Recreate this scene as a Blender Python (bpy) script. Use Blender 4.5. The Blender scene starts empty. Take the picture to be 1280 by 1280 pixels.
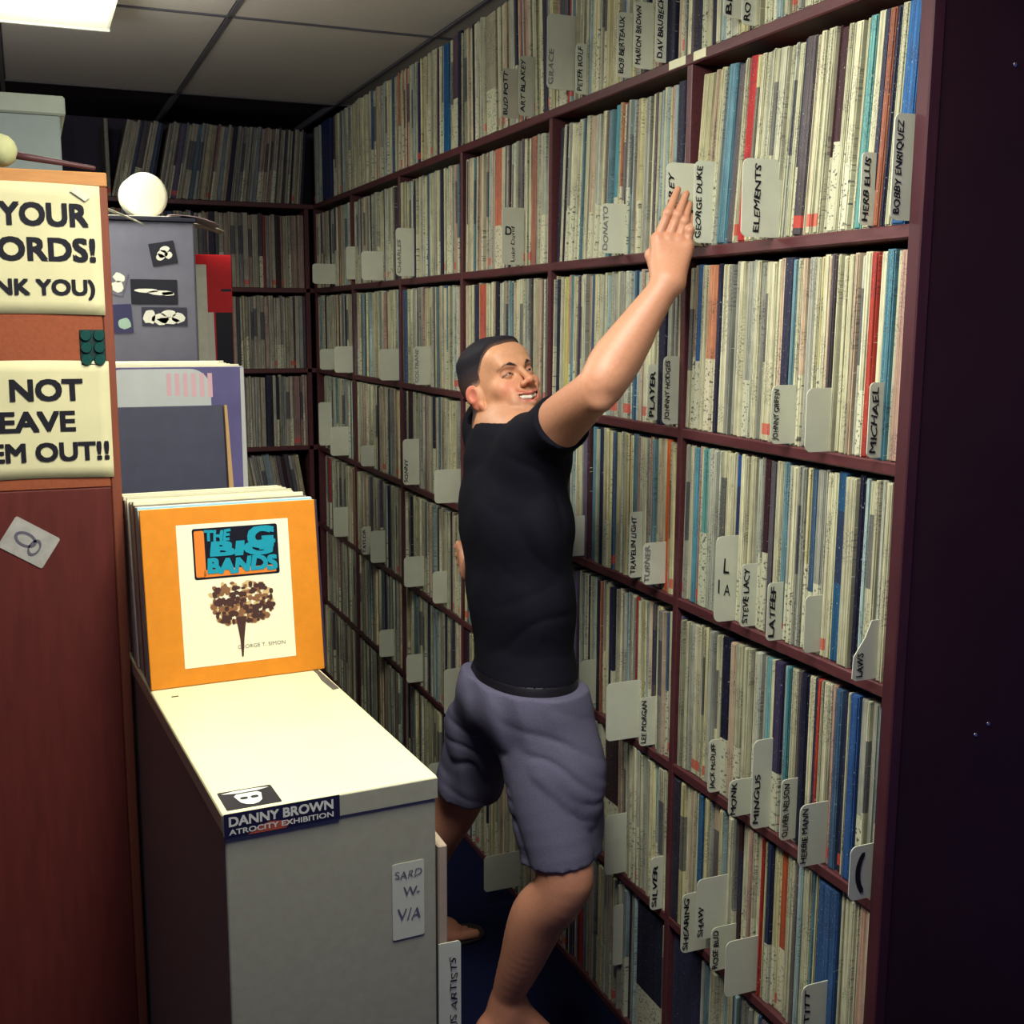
import bpy, bmesh, math, random
import numpy as np
from mathutils import Vector, Matrix, Euler
random.seed(7); rng = np.random.default_rng(11)
sc = bpy.context.scene
C = sc.collection
def lin(c):
    r = []
    for v in c:
        v = v/255.0
        r.append(v/12.92 if v <= .04045 else ((v+.055)/1.055)**2.4)
    return tuple(r)

# ------------------------------------------------------------------ camera, world, lights, exposure
EYE = Vector((0, 0, 1.614))
cd = bpy.data.cameras.new('camera'); cam = bpy.data.objects.new('camera', cd); C.objects.link(cam)
CF = Vector((.37597107, .91268930, -.16013743)); CR = Vector((.92489828, -.38018633, .00463984)); CU = Vector((.05664733, .14985528, .98708382))
cam.matrix_world = Matrix(((CR.x, CU.x, -CF.x, EYE.x), (CR.y, CU.y, -CF.y, EYE.y), (CR.z, CU.z, -CF.z, EYE.z), (0, 0, 0, 1)))
cd.sensor_width = 36; cd.lens = 36*1462.3/1280; cd.clip_start = .05; cd.clip_end = 50
cd.dof.use_dof = False
sc.camera = cam
w = bpy.data.worlds.new('world'); sc.world = w; w.use_nodes = True
w.node_tree.nodes['Background'].inputs[0].default_value = (.10, .11, .42, 1)
w.node_tree.nodes['Background'].inputs[1].default_value = .44
sc.view_settings.view_transform = 'Standard'; sc.view_settings.look = 'None'
sc.view_settings.exposure = 0.12; sc.view_settings.gamma = 1.0; sc.view_settings.use_curve_mapping = False
def area(name, loc, sx, sy, power, col=(1, .975, .885), rot=(0, 0, 0), spread=170):
    l = bpy.data.lights.new(name, 'AREA'); l.shape = 'RECTANGLE'; l.size = sx; l.size_y = sy
    l.energy = power; l.color = col; l.spread = math.radians(spread)
    o = bpy.data.objects.new(name, l); C.objects.link(o); o.location = loc; o.rotation_euler = rot
    return o
area('ceiling_lamp_light_far', (-.35, 3.15, 2.345), 1.1, .5, 26)
area('ceiling_lamp_light_near', (.40, 1.25, 2.345), .5, 1.0, 32)
def glow(name, loc, power, r=.05, col=(1, .975, .885)):
    l = bpy.data.lights.new(name, 'POINT'); l.energy = power; l.color = col; l.shadow_soft_size = r
    o = bpy.data.objects.new(name, l); C.objects.link(o); o.location = loc; return o
for x_ in (-.75, -.3, .12): glow('ceiling_lamp_glow_far', (x_, 3.15, 2.29), 6.5)
for y_ in (.85, 1.25, 1.65): glow('ceiling_lamp_glow_near', (.40, y_, 2.29), 4.0)

# ------------------------------------------------------------------ material helpers
MATS = {}
def nm(name):
    m = bpy.data.materials.new(name); m.use_nodes = True
    nt = m.node_tree; b = nt.nodes['Principled BSDF']
    return m, nt, b
def N(nt, t, **k):
    n = nt.nodes.new(t)
    for a, v in k.items():
        if a == 'i':
            for q, x in v.items(): n.inputs[q].default_value = x
        else: setattr(n, a, v)
    return n
def plain(name, rgb, rough=.6, noise=.0, scale=30, bump=0, metal=0, spec=.3, stretch=(1, 1, 1), emit=None):
    if name in MATS: return MATS[name]
    m, nt, b = nm(name); c = lin(rgb)
    b.inputs['Roughness'].default_value = rough; b.inputs['Metallic'].default_value = metal
    b.inputs['Specular IOR Level'].default_value = spec
    b.inputs['Base Color'].default_value = (*c, 1)
    tc = N(nt, 'ShaderNodeTexCoord'); mp = N(nt, 'ShaderNodeMapping'); mp.inputs['Scale'].default_value = stretch
    nt.links.new(tc.outputs['Object'], mp.inputs[0])
    n = N(nt, 'ShaderNodeTexNoise', i={'Scale': scale, 'Detail': 5, 'Roughness': .6}); nt.links.new(mp.outputs[0], n.inputs['Vector'])
    r = N(nt, 'ShaderNodeMapRange', i={'From Min': .3, 'From Max': .7, 'To Min': 1-noise, 'To Max': 1+noise*.4}); nt.links.new(n.outputs[0], r.inputs[0])
    mx = N(nt, 'ShaderNodeVectorMath', operation='SCALE'); mx.inputs[0].default_value = c; nt.links.new(r.outputs[0], mx.inputs['Scale'])
    nt.links.new(mx.outputs[0], b.inputs['Base Color'])
    if bump:
        bp = N(nt, 'ShaderNodeBump', i={'Strength': bump, 'Distance': .002}); nt.links.new(n.outputs[0], bp.inputs['Height']); nt.links.new(bp.outputs[0], b.inputs['Normal'])
    if emit:
        b.inputs['Emission Color'].default_value = (1, .98, .80, 1); b.inputs['Emission Strength'].default_value = emit
    MATS[name] = m; return m

def spine_mat(name, stuff):
    m, nt, b = nm(name); L = nt.links.new
    b.inputs['Roughness'].default_value = .55; b.inputs['Specular IOR Level'].default_value = .25
    if stuff:
        col = N(nt, 'ShaderNodeAttribute', attribute_name='col'); sd = N(nt, 'ShaderNodeAttribute', attribute_name='seed')
        uv = N(nt, 'ShaderNodeAttribute', attribute_name='uvw')
        colo, seed, vec = col.outputs['Color'], sd.outputs['Fac'], uv.outputs['Vector']
    else:
        oi = N(nt, 'ShaderNodeObjectInfo'); tc = N(nt, 'ShaderNodeTexCoord')
        colo, seed, vec = oi.outputs['Color'], oi.outputs['Random'], tc.outputs['Object']
    sx = N(nt, 'ShaderNodeSeparateXYZ'); L(vec, sx.inputs[0])
    sw = N(nt, 'ShaderNodeMath', operation='MULTIPLY', i={1: 97.0}); L(seed, sw.inputs[0])
    def math2(op, a, bb, c=None):
        q = N(nt, 'ShaderNodeMath', operation=op)
        for i, v in enumerate((a, bb, c)):
            if v is None: continue
            if isinstance(v, (int, float)): q.inputs[i].default_value = v
            else: L(v, q.inputs[i])
        return q.outputs[0]
    def noise(sy, sz, sx_=8, det=3, off=0.0):
        cb = N(nt, 'ShaderNodeCombineXYZ')
        L(math2('MULTIPLY', sx.outputs[0], sx_), cb.inputs[0]); L(math2('MULTIPLY', sx.outputs[1], sy), cb.inputs[1]); L(math2('MULTIPLY', sx.outputs[2], sz), cb.inputs[2])
        n = N(nt, 'ShaderNodeTexNoise', noise_dimensions='4D', i={'Scale': 1, 'Detail': det, 'Roughness': .6}); L(cb.outputs[0], n.inputs['Vector'])
        L(math2('ADD', sw.outputs[0], off), n.inputs['W']); return n.outputs[0]
    def rng_(v, a, bb, c=0.0, d=1.0):
        r = N(nt, 'ShaderNodeMapRange', i={'From Min': a, 'From Max': bb, 'To Min': c, 'To Max': d}); L(v, r.inputs[0]); return r.outputs[0]
    def mix(f, a, bb):
        r = N(nt, 'ShaderNodeMix', data_type='RGBA'); L(f, r.inputs[0]) if not isinstance(f, float) else None
        for i, v in ((6, a), (7, bb)):
            if isinstance(v, tuple): r.inputs[i].default_value = (*v, 1)
            else: L(v, r.inputs[i])
        return r.outputs[2]
    # several sleeves showing as thin lines inside one bundle, blotches
    lines = rng_(noise(650, 2.5, 0, 1, 3), .40, .62, .48, 1.06)
    blot = rng_(noise(60, 30, 8, 4, 5), .3, .7, .80, 1.08)
    mul = math2('MULTIPLY', lines, blot)
    sc_ = N(nt, 'ShaderNodeVectorMath', operation='SCALE'); L(colo, sc_.inputs[0]); L(mul, sc_.inputs['Scale'])
    c = sc_.outputs[0]
    # lettering-like ink in zones
    zone = rng_(noise(5, 9, 0, 1, 11), .52, .56); ink = rng_(noise(380, 330, 0, 2, 17), .53, .56)
    tz = math2('MULTIPLY', math2('MULTIPLY', zone, ink), .5)
    c = mix(tz, c, lin((40, 40, 60)))
    # pasted white tag at the foot of some spines, red dot on others
    fr = math2('FRACT', math2('MULTIPLY', seed, 37.7), 0)
    has = math2('LESS_THAN', fr, .20)
    top = math2('MULTIPLY_ADD', math2('FRACT', math2('MULTIPLY', seed, 71.3), 0), .05, .10)
    tag = math2('MULTIPLY', has, math2('LESS_THAN', sx.outputs[2], top))
    c = mix(math2('MULTIPLY', tag, .85), c, lin((196, 197, 170)))
    ink2 = rng_(noise(150, 190, 0, 2, 27), .56, .62)
    c = mix(math2('MULTIPLY', math2('MULTIPLY', tag, ink2), .8), c, lin((30, 30, 45)))
    red = math2('MULTIPLY', math2('GREATER_THAN', fr, .90), math2('LESS_THAN', math2('ABSOLUTE', math2('SUBTRACT', sx.outputs[2], .022), 0), .010))
    c = mix(math2('MULTIPLY', red, .8), c, lin((190, 70, 60)))
    # block of another colour over part of the height
    blk = math2('MULTIPLY', math2('LESS_THAN', math2('ABSOLUTE', math2('SUBTRACT', fr, .60), 0), .04), math2('LESS_THAN', math2('ABSOLUTE', math2('SUBTRACT', sx.outputs[2], math2('MULTIPLY_ADD', fr, .4, -.05)), 0), .06))
    c = mix(math2('MULTIPLY', blk, .75), c, lin((42, 44, 66)))
    # worn white flecks
    fl = rng_(noise(600, 260, 20, 2, 41), .655, .72)
    c = mix(math2('MULTIPLY', fl, .6), c, lin((225, 225, 205)))
    L(c, b.inputs['Base Color'])
    return m

M_REC = spine_mat('record_spine', False); M_STUFF = spine_mat('record_spine_mass', True)
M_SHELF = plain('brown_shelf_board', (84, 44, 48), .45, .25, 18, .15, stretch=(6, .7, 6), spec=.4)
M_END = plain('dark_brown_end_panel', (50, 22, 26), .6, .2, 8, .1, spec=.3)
M_DARK = plain('dark_back_board', (38, 26, 34), .8, .1)
M_CARD = plain('white_plastic_card', (196, 199, 180), .5, .06, 25)
M_INK = plain('black_ink', (16, 16, 28), .7)
M_INKF = plain('faint_ink', (120, 122, 118), .7)
M_CREAM = plain('cream_paper', (226, 224, 190), .7, .08, 12)
M_GREY = plain('grey_painted_metal', (160, 159, 138), .45, .08, 60, .05)
M_TOP = plain('cream_cabinet_top', (222, 217, 172), .5, .06, 9)
M_CORK = plain('brown_cork', (146, 78, 50), .85, .16, 160, .2)
M_OAK = plain('light_wood_trim', (190, 134, 78), .6, .15, 20, .1, stretch=(1, 8, 8))
M_FLOOR = plain('navy_carpet', (16, 20, 46), .95, .35, 220, .4, spec=.05)
M_TILE = plain('ceiling_tile', (196, 190, 186), .95, .06, 60, .1)
M_WALL = plain('dark_painted_wall', (70, 62, 80), .9, .06, 10)
M_SKINP = None

# ------------------------------------------------------------------ mesh helpers
def tagk(o, label=None, cat=None, group=None, kind=None):
    if label: o['label'] = label
    if cat: o['category'] = cat
    if group: o['group'] = group
    if kind: o['kind'] = kind
    return o
def empty(name, loc, rz=0):
    o = bpy.data.objects.new(name, None); C.objects.link(o); o.location = loc; o.rotation_euler = (0, 0, rz); o.empty_display_size = .05
    return o
def link(name, me, mat=None, parent=None, smooth=False):
    o = bpy.data.objects.new(name, me); C.objects.link(o)
    if mat is not None:
        me.materials.clear(); me.materials.append(mat)
    if parent: o.parent = parent
    if smooth: me.polygons.foreach_set('use_smooth', [True]*len(me.polygons))
    return o
def bmo(name, bm, mat, parent=None, smooth=False):
    bmesh.ops.recalc_face_normals(bm, faces=bm.faces)
    me = bpy.data.meshes.new(name); bm.to_mesh(me); bm.free()
    return link(name, me, mat, parent, smooth)
def addbox(bm, x0, x1, y0, y1, z0, z1, bev=0, seg=1):
    r = bmesh.ops.create_cube(bm, size=1)
    vs = r['verts']
    for v in vs: v.co = Vector(((x0+x1)/2+v.co.x*(x1-x0), (y0+y1)/2+v.co.y*(y1-y0), (z0+z1)/2+v.co.z*(z1-z0)))
    if bev:
        es = set(e for v in vs for e in v.link_edges)
        bmesh.ops.bevel(bm, geom=list(es), offset=bev, segments=seg, affect='EDGES', profile=.5)
    return vs
def box(name, x0, x1, y0, y1, z0, z1, mat, parent=None, bev=.002, seg=1):
    bm = bmesh.new(); addbox(bm, x0, x1, y0, y1, z0, z1, bev, seg); return bmo(name, bm, mat, parent)
def prism(bm, pts, th, M):
    """polygon pts (a,b) extruded th along its normal, placed by matrix M (columns a, b, normal)"""
    f = [bm.verts.new(M @ Vector((a, b, 0))) for a, b in pts]; g = [bm.verts.new(M @ Vector((a, b, th))) for a, b in pts]
    bm.faces.new(f[::-1]); bm.faces.new(g)
    n = len(pts)
    for i in range(n): bm.faces.new((f[i], f[(i+1) % n], g[(i+1) % n], g[i]))
def rrect(a0, a1, b0, b1, r, corners=(1, 1, 1, 1), n=5):
    """corner order: (a0,b0),(a1,b0),(a1,b1),(a0,b1)"""
    pts = []
    for k, (cx, cy, s) in enumerate(((a0+r, b0+r, 180), (a1-r, b0+r, 270), (a1-r, b1-r, 0), (a0+r, b1-r, 90))):
        if corners[k]:
            for i in range(n+1):
                t = math.radians(s+90*i/n); pts.append((cx+r*math.cos(t), cy+r*math.sin(t)))
        else: pts.append(((a0, b0), (a1, b0), (a1, b1), (a0, b1))[k])
    return pts
def frame_m(o, a, b):
    a = Vector(a).normalized(); b = Vector(b).normalized(); n = a.cross(b)
    return Matrix(((a.x, b.x, n.x, o[0]), (a.y, b.y, n.y, o[1]), (a.z, b.z, n.z, o[2]), (0, 0, 0, 1)))
TXT = {}
def text_mesh(s, bold=0.0, hand=0.0):
    cu = bpy.data.curves.new('lettering', 'FONT'); cu.body = s; cu.size = 1; cu.resolution_u = 3; cu.extrude = 0.0
    o = bpy.data.objects.new('lettering_source', cu); C.objects.link(o)
    bpy.context.view_layer.update()
    me = bpy.data.meshes.new_from_object(o.evaluated_get(bpy.context.evaluated_depsgraph_get()))
    bpy.data.objects.remove(o); bpy.data.curves.remove(cu)
    n = len(me.vertices); co = np.empty(n*3, 'f'); me.vertices.foreach_get('co', co); co = co.reshape(-1, 3)
    if hand:
        x, y = co[:, 0].copy(), co[:, 1].copy()
        co[:, 0] = x+.12*y+hand*.06*np.sin(y*7+x*2.1); co[:, 1] = y+hand*.07*np.sin(x*3.3+1)+hand*.03*np.sin(x*9)
    if bold:                                       # heavier strokes: the glyphs laid down a few times with small shifts
        Fs_ = [tuple(p.vertices) for p in me.polygons]; n0 = len(co); sh = [(0, 0), (bold, bold), (-bold, bold), (bold, -bold), (-bold, -bold)]
        co = np.concatenate([co+np.array((a, b_, i*1e-5), 'f') for i, (a, b_) in enumerate(sh)])
        F2 = [tuple(v+n0*i for v in f) for i in range(len(sh)) for f in Fs_]
        me = bpy.data.meshes.new('lettering'); me.from_pydata(co.tolist(), [], F2); me.update()
    lo = co.min(0); hi = co.max(0); co[:, :2] = (co[:, :2]-lo[:2])/(hi[:2]-lo[:2])
    me.vertices.foreach_set('co', co.ravel()); return me
def lettering(s, o, a, b, wid, hei, mat, parent, bold=0.0, hand=0.0, name='lettering', lift=.0006):
    """text fitted in a box: origin o (lower start), a along the text (length wid), b up the letters (hei)"""
    me = text_mesh(s, bold, hand)
    M = frame_m(o, a, b)
    n = len(me.vertices); co = np.empty(n*3, 'f'); me.vertices.foreach_get('co', co); co = co.reshape(-1, 3)
    for i in range(n):
        v = M @ Vector((co[i, 0]*wid, co[i, 1]*hei, lift+co[i, 2]*.5)); me.vertices[i].co = v
    ob = link(name, me, mat)
    if parent is not None:
        ob.parent = parent; ob.matrix_parent_inverse = parent.matrix_world.inverted() if False else Matrix.Identity(4)
    return ob

# ------------------------------------------------------------------ layout of the long record wall
S = 1.194                                   # x of the shelf fronts
YP = [1.388, 2.0225, 2.6648, 3.2977, 3.9171, 4.5534, 5.19]   # front edges of the uprights
ZB = [2.118, 1.758, 1.408, 1.063, .7096, .3689, .02]        # tops of the boards
CEIL = 2.462; YBACK = 5.20; DEP = .34; BT = .021

# ---- setting
box('floor', -1.9, 2.2, -1.2, 5.6, -.05, 0, M_FLOOR, bev=0)['kind'] = 'structure'
ceil = box('ceiling', -1.9, 2.2, -1.2, 5.6, CEIL+.022, CEIL+.07, M_DARK, bev=0); ceil['kind'] = 'structure'
bm = bmesh.new(); addbox(bm, -.305, .305, -.61, .61, 0, .016, .003); me = bpy.data.meshes.new('ceiling_tile'); bm.to_mesh(me); bm.free(); me.materials.append(M_TILE)
bm = bmesh.new()
for i in range(-4, 4):
    x = .585+.61*i
    addbox(bm, x-.007, x+.007, -1.2, 5.6, CEIL-.002, CEIL+.022)
yy = [3.53+1.22*j for j in range(-3, 3)]
for y in yy: addbox(bm, -1.9, 2.2, y-.007, y+.007, CEIL-.002, CEIL+.022)
bmo('ceiling_grid', bm, plain('grid_metal', (92, 90, 100), .6), ceil)
for i in range(-3, 4):
    for j in range(-3, 3):
        x = .585+.61*i-.305; y = 3.53+1.22*j-.61
        if x < -1.7 or y > 5.3: continue
        o = bpy.data.objects.new('ceiling_tile', me); C.objects.link(o); o.parent = ceil; o.location = (x, y, CEIL+.001); o.scale = (.972, .986, 1)
box('wall_right', S+DEP+.03, S+DEP+.12, 1.35, 5.6, 0, CEIL+.02, M_WALL, bev=0)['kind'] = 'structure'
box('wall_back', -1.9, S+DEP+.1, YBACK+DEP+.02, YBACK+DEP+.12, 0, CEIL+.02, M_WALL, bev=0)['kind'] = 'structure'
box('wall_left', -1.98, -1.9, -1.2, 5.6, 0, CEIL+.02, M_WALL, bev=0)['kind'] = 'structure'

# ---- ceiling lamps
def lamp(name, x0, x1, y0, y1, label):
    t = empty(name, ((x0+x1)/2, (y0+y1)/2, CEIL)); cx, cy = (x0+x1)/2, (y0+y1)/2
    tagk(t, label, 'lamp')
    box('diffuser', x0-cx, x1-cx, y0-cy+.01, y1-cy-.012, -.085, -.012, plain('lamp_diffuser', (240, 238, 200), .5, emit=.34), t, .01, 2)
    box('housing', x0-cx+.01, x1-cx-.01, y0-cy, y1-cy, -.012, 0, plain('lamp_housing', (190, 190, 180)), t)
    for s in (0, 1):
        yc = (y0-cy) if s == 0 else (y1-cy-.012)
        box('end_cap', x0-cx, x1-cx, yc, yc+.012, -.088, 0, plain('lamp_housing', (190, 190, 180)), t)
lamp('ceiling_lamp', -.95, .255, 2.84, 3.46, 'glowing cream wraparound ceiling lamp at the top corner, above the pinboard')
lamp('ceiling_lamp', .12, .68, .65, 1.85, 'cream wraparound ceiling lamp over the grey cabinet, nearer than the pinboard')

# ---- bookcases
bc = empty('bookcase', (S, 1.388, 0)); tagk(bc, 'long dark brown wooden bookcase packed with records behind the reaching man', 'bookcase')
def bpart(name, x0, x1, y0, y1, z0, z1, mat=M_SHELF, bev=.002, par=bc, off=None):
    off = off or par.location
    return box(name, x0-off[0], x1-off[0], y0-off[1], y1-off[1], z0-off[2], z1-off[2], mat, par, bev)
X1 = S+DEP
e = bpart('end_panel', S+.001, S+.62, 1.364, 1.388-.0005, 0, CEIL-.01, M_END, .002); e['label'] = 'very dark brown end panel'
bpart('front_stile', S-.004, S+.018, 1.362, 1.389, 0, CEIL-.012, plain('stile_wood', (66, 32, 40), .5, .2, 12, .1, stretch=(6, 6, .8)))
for k in range(1, 7): bpart('upright', S-.001, X1, YP[k]-.009, YP[k]+.009, .0, ZB[0]-BT, M_SHELF, .0015)
for k, z in enumerate(ZB): bpart('shelf_board', S, X1, 1.389, YBACK+DEP*0, z-BT if k < 6 else 0, z, M_SHELF, .0025)
bpart('back_board', X1, X1+.012, 1.389, YBACK, 0, ZB[0]+.02, M_DARK)
for (y0, y1) in ((1.965, 2.008), (2.038, 2.10)):
    q = bpart('label_strip', S-.0018, S-.0004, y0, y1, ZB[0]-.017, ZB[0]-.001, M_CREAM, 0); q['label'] = 'cream paper label strip on the top shelf edge'
# glints on the end panel: small screw heads
for (x, z) in ((1.345, 1.985), (1.36, .97), (1.385, .985)):
    bm = bmesh.new(); bmesh.ops.create_uvsphere(bm, u_segments=8, v_segments=6, radius=.0035)
    for v in bm.verts: v.co = Vector((v.co.x+x-S, v.co.y*.4+1.3635-1.388, v.co.z+z))
    bmo('screw', bm, plain('screw_metal', (200, 200, 200), .3, metal=1), bc)
bk = empty('bookcase', (S, YBACK, 0)); tagk(bk, 'dark bookcase of records along the far wall, ending in the corner', 'bookcase')
BX = [S-.03-.635*k for k in range(5)]
for k in range(0, 5): bpart('upright', BX[k]-.01, BX[k]+.01, YBACK, YBACK+DEP, 0, ZB[0]-BT, M_SHELF, .0015, bk)
for k, z in enumerate(ZB): bpart('shelf_board', BX[4]-.01, S+DEP, YBACK, YBACK+DEP, z-BT if k < 6 else 0, z, M_SHELF, .0025, bk)
bpart('back_board', BX[4], X1, YBACK+DEP, YBACK+DEP+.012, 0, ZB[0]+.02, M_DARK, .001, bk)

# ------------------------------------------------------------------ records
PAL = [((206, 204, 172), 32, 'cream'), ((190, 190, 158), 16, 'cream'), ((212, 206, 158), 9, 'yellowish cream'), ((180, 184, 168), 12, 'pale grey'),
       ((158, 160, 148), 8, 'grey'), ((196, 176, 150), 8, 'beige'), ((182, 150, 134), 4, 'pinkish brown'), ((158, 180, 178), 6, 'pale blue'),
       ((104, 140, 150), 3, 'teal'), ((70, 98, 128), 2.2, 'blue'), ((44, 46, 68), 3.6, 'navy black'), ((96, 88, 92), 5, 'dark grey'),
       ((70, 42, 46), 1.6, 'dark brown'), ((168, 60, 50), .6, 'red'), ((190, 122, 92), 1.0, 'salmon'), ((104, 96, 124), 1.2, 'purple grey')]
PW = np.array([p[1] for p in PAL], float); PW /= PW.sum()
def pick():
    i = int(rng.choice(len(PAL), p=PW)); c = PAL[i]
    j = 1+rng.uniform(-.05, .05)
    return tuple(min(255, v*j) for v in c[0]), c[2]
def compartment(y_far, y_near, mean, over=()):
    """list of (y_centre, width, colour, colour name) from the far divider to the near one; over: (from, to, colour, name) in fractions"""
    L = []; y = y_far; T = y_far-y_near; over = sorted(over)
    while y > y_near+.004:
        f = (y_far-y)/T; hit = None
        for o in over:
            if o[0]-.008 <= f < o[1]-.004: hit = o
        if hit: wd = (hit[1]-f)*T; c, nme = hit[2], hit[3]
        else:
            wd = mean*float(rng.choice([.5, .75, 1, 1.3, 1.8], p=[.22, .28, .25, .17, .08]))*rng.uniform(.85, 1.15)
            for o in over:
                if f < o[0] and f+wd/T > o[0]: wd = max(.004, (o[0]-f)*T)
            c, nme = pick()
        wd = min(wd, y-y_near)
        if wd < .0025: break
        L.append((y-wd/2, wd, c, nme)); y -= wd
    return L
ORD = ['zeroth', 'first', 'second', 'third', 'fourth', 'fifth', 'sixth', 'seventh', 'eighth', 'ninth', 'tenth', 'eleventh', 'twelfth', 'thirteenth', 'fourteenth', 'fifteenth', 'sixteenth', 'seventeenth', 'eighteenth', 'nineteenth']
def ordn(n):
    if n < 20: return ORD[n]
    t = {2: 'twent', 3: 'thirt', 4: 'fort', 5: 'fift', 6: 'sixt', 7: 'sevent'}[n//10]
    return t+'ieth' if n % 10 == 0 else t+'y-'+ORD[n % 10]
ROWN = ['topmost shelf', 'second shelf down', 'third shelf down', 'fourth shelf down', 'fifth shelf down', 'sixth shelf down', 'bottom shelf']
BAYN = ['nearest bay', 'second bay', 'third bay', 'fourth bay', 'fifth bay', 'corner bay']
def rec_mesh():
    bm = bmesh.new(); addbox(bm, 0, .30, -.5, .5, 0, .314)
    bmesh.ops.bevel(bm, geom=[e for e in bm.edges if abs(e.verts[0].co.x) < 1e-4 and abs(e.verts[1].co.x) < 1e-4 and abs(e.verts[0].co.y-e.verts[1].co.y) < 1e-3], offset=.0016, segments=1, affect='EDGES')
    # rounded top corner of the spine
    bmesh.ops.bevel(bm, geom=[e for e in bm.edges if e.verts[0].co.z > .31 and e.verts[1].co.z > .31 and abs(abs(e.verts[0].co.y)-.5) < 1e-3 and abs(abs(e.verts[1].co.y)-.5) < 1e-3 and e.verts[0].co.x < .2 and e.verts[1].co.x > .2], offset=.0001, segments=1, affect='EDGES')
    me = bpy.data.meshes.new('record'); bm.to_mesh(me); bm.free(); me.materials.append(M_REC); return me
RECM = {}
def rec_obj(wd):
    """meshes are cut to a few widths so that the object space stays metric"""
    k = max(3, round(wd*1000))
    if k not in RECM:
        w_ = k/1000*.93
        bm = bmesh.new(); addbox(bm, 0, .30, -w_/2, w_/2, 0, .314)
        es = [e for e in bm.edges if max(v.co.x for v in e.verts) < 1e-4]
        bmesh.ops.bevel(bm, geom=es, offset=min(.0022, w_*.28), segments=2, affect='EDGES')
        me = bpy.data.meshes.new('record'); bm.to_mesh(me); bm.free(); me.materials.append(M_REC); RECM[k] = me
    return RECM[k]
NREC = 0
STUFF = []                                   # (centre xyz of the foot, width, colour, height, depth axis, lean, x offset)
NAVY = (30, 32, 56); RED = (186, 40, 44); TEAL = (96, 140, 156); BLUE = (38, 92, 148); WINE = (62, 34, 42); WHITE = (206, 204, 172); GREENB = (104, 164, 160)
OV0 = {0: [(.0, .03, NAVY, 'navy'), (.09, .12, NAVY, 'navy'), (.16, .19, BLUE, 'blue')],
       1: [(.0, .07, (196, 192, 150), 'cream'), (.15, .20, TEAL, 'teal blue'), (.265, .31, RED, 'bright red'), (.43, .46, (196, 196, 170), 'cream'), (.68, .725, WINE, 'dark wine'), (.80, .83, GREENB, 'pale blue green'), (.885, .91, (150, 92, 70), 'rust'), (.955, 1.0, BLUE, 'deep blue')],
       2: [(.035, .075, BLUE, 'blue'), (.12, .15, (200, 140, 106), 'salmon'), (.92, .95, (84, 134, 150), 'turquoise blue')],
       3: [(.07, .095, (90, 150, 170), 'blue'), (.12, .145, GREENB, 'pale teal'), (.30, .325, (40, 84, 150), 'blue'), (.44, .47, WINE, 'dark wine'), (.47, .5, (90, 86, 92), 'dark grey'), (.77, .81, (40, 90, 130), 'blue'), (.855, .875, NAVY, 'navy')],
       4: [(.03, .045, NAVY, 'navy'), (.27, .31, NAVY, 'navy black'), (.50, .53, (108, 158, 160), 'turquoise'), (.545, .58, (60, 54, 84), 'dark purple'), (.59, .61, (76, 140, 150), 'teal'), (.66, .69, NAVY, 'navy black'), (.875, .91, (50, 90, 150), 'blue')],
       5: [(.0, .05, (60, 56, 70), 'dark grey'), (.16, .185, (60, 110, 150), 'blue'), (.54, .565, (40, 52, 80), 'dark blue'), (.60, .635, (176, 84, 52), 'rust red'), (.78, .87, (56, 92, 140), 'blue'), (.95, .99, (196, 160, 140), 'pinkish beige')],
       6: [(.0, .2, (52, 56, 82), 'dark slate')]}
LEAN0 = {0: 0, 1: 5.5, 2: 1.2, 3: .6, 4: 0, 5: 0, 6: 0}
for r in range(7):
    L = compartment(YP[1]-.011, YP[0]+(.018 if r == 1 else .003), .0142, OV0.get(r, ()))
    lim = .70 if r == 0 else (.60 if r == 6 else 1.01); nL = 0
    for y, wd, c, nme in L:
        f = (YP[1]-y)/(YP[1]-YP[0])
        lean = math.radians(LEAN0[r]*(1-.5*f)); xo = rng.uniform(.001, .011)
        if f > lim:
            STUFF.append(((S+xo, y, ZB[r]), wd, c, .314, 'x', 0)); continue
        o = bpy.data.objects.new('record', rec_obj(wd)); C.objects.link(o); NREC += 1; nL += 1
        o.location = (S+xo, y+.002, ZB[r]+.0005+abs(wd*math.sin(lean))/2*0+math.sin(lean)*wd*.5); o.rotation_euler = (lean, 0, 0)
        o.scale = (1, 1, .985+rng.uniform(0, .022))
        o.color = (*lin(c), 1)
        th = 'thick ' if wd > .022 else ('thin ' if wd < .009 else '')
        tagk(o, f'{th}{nme} record spine, {ordn(nL)} from the far divider, {ROWN[r]}, nearest bay', 'record', f'records on the {ROWN[r]} of the nearest bay')
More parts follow.
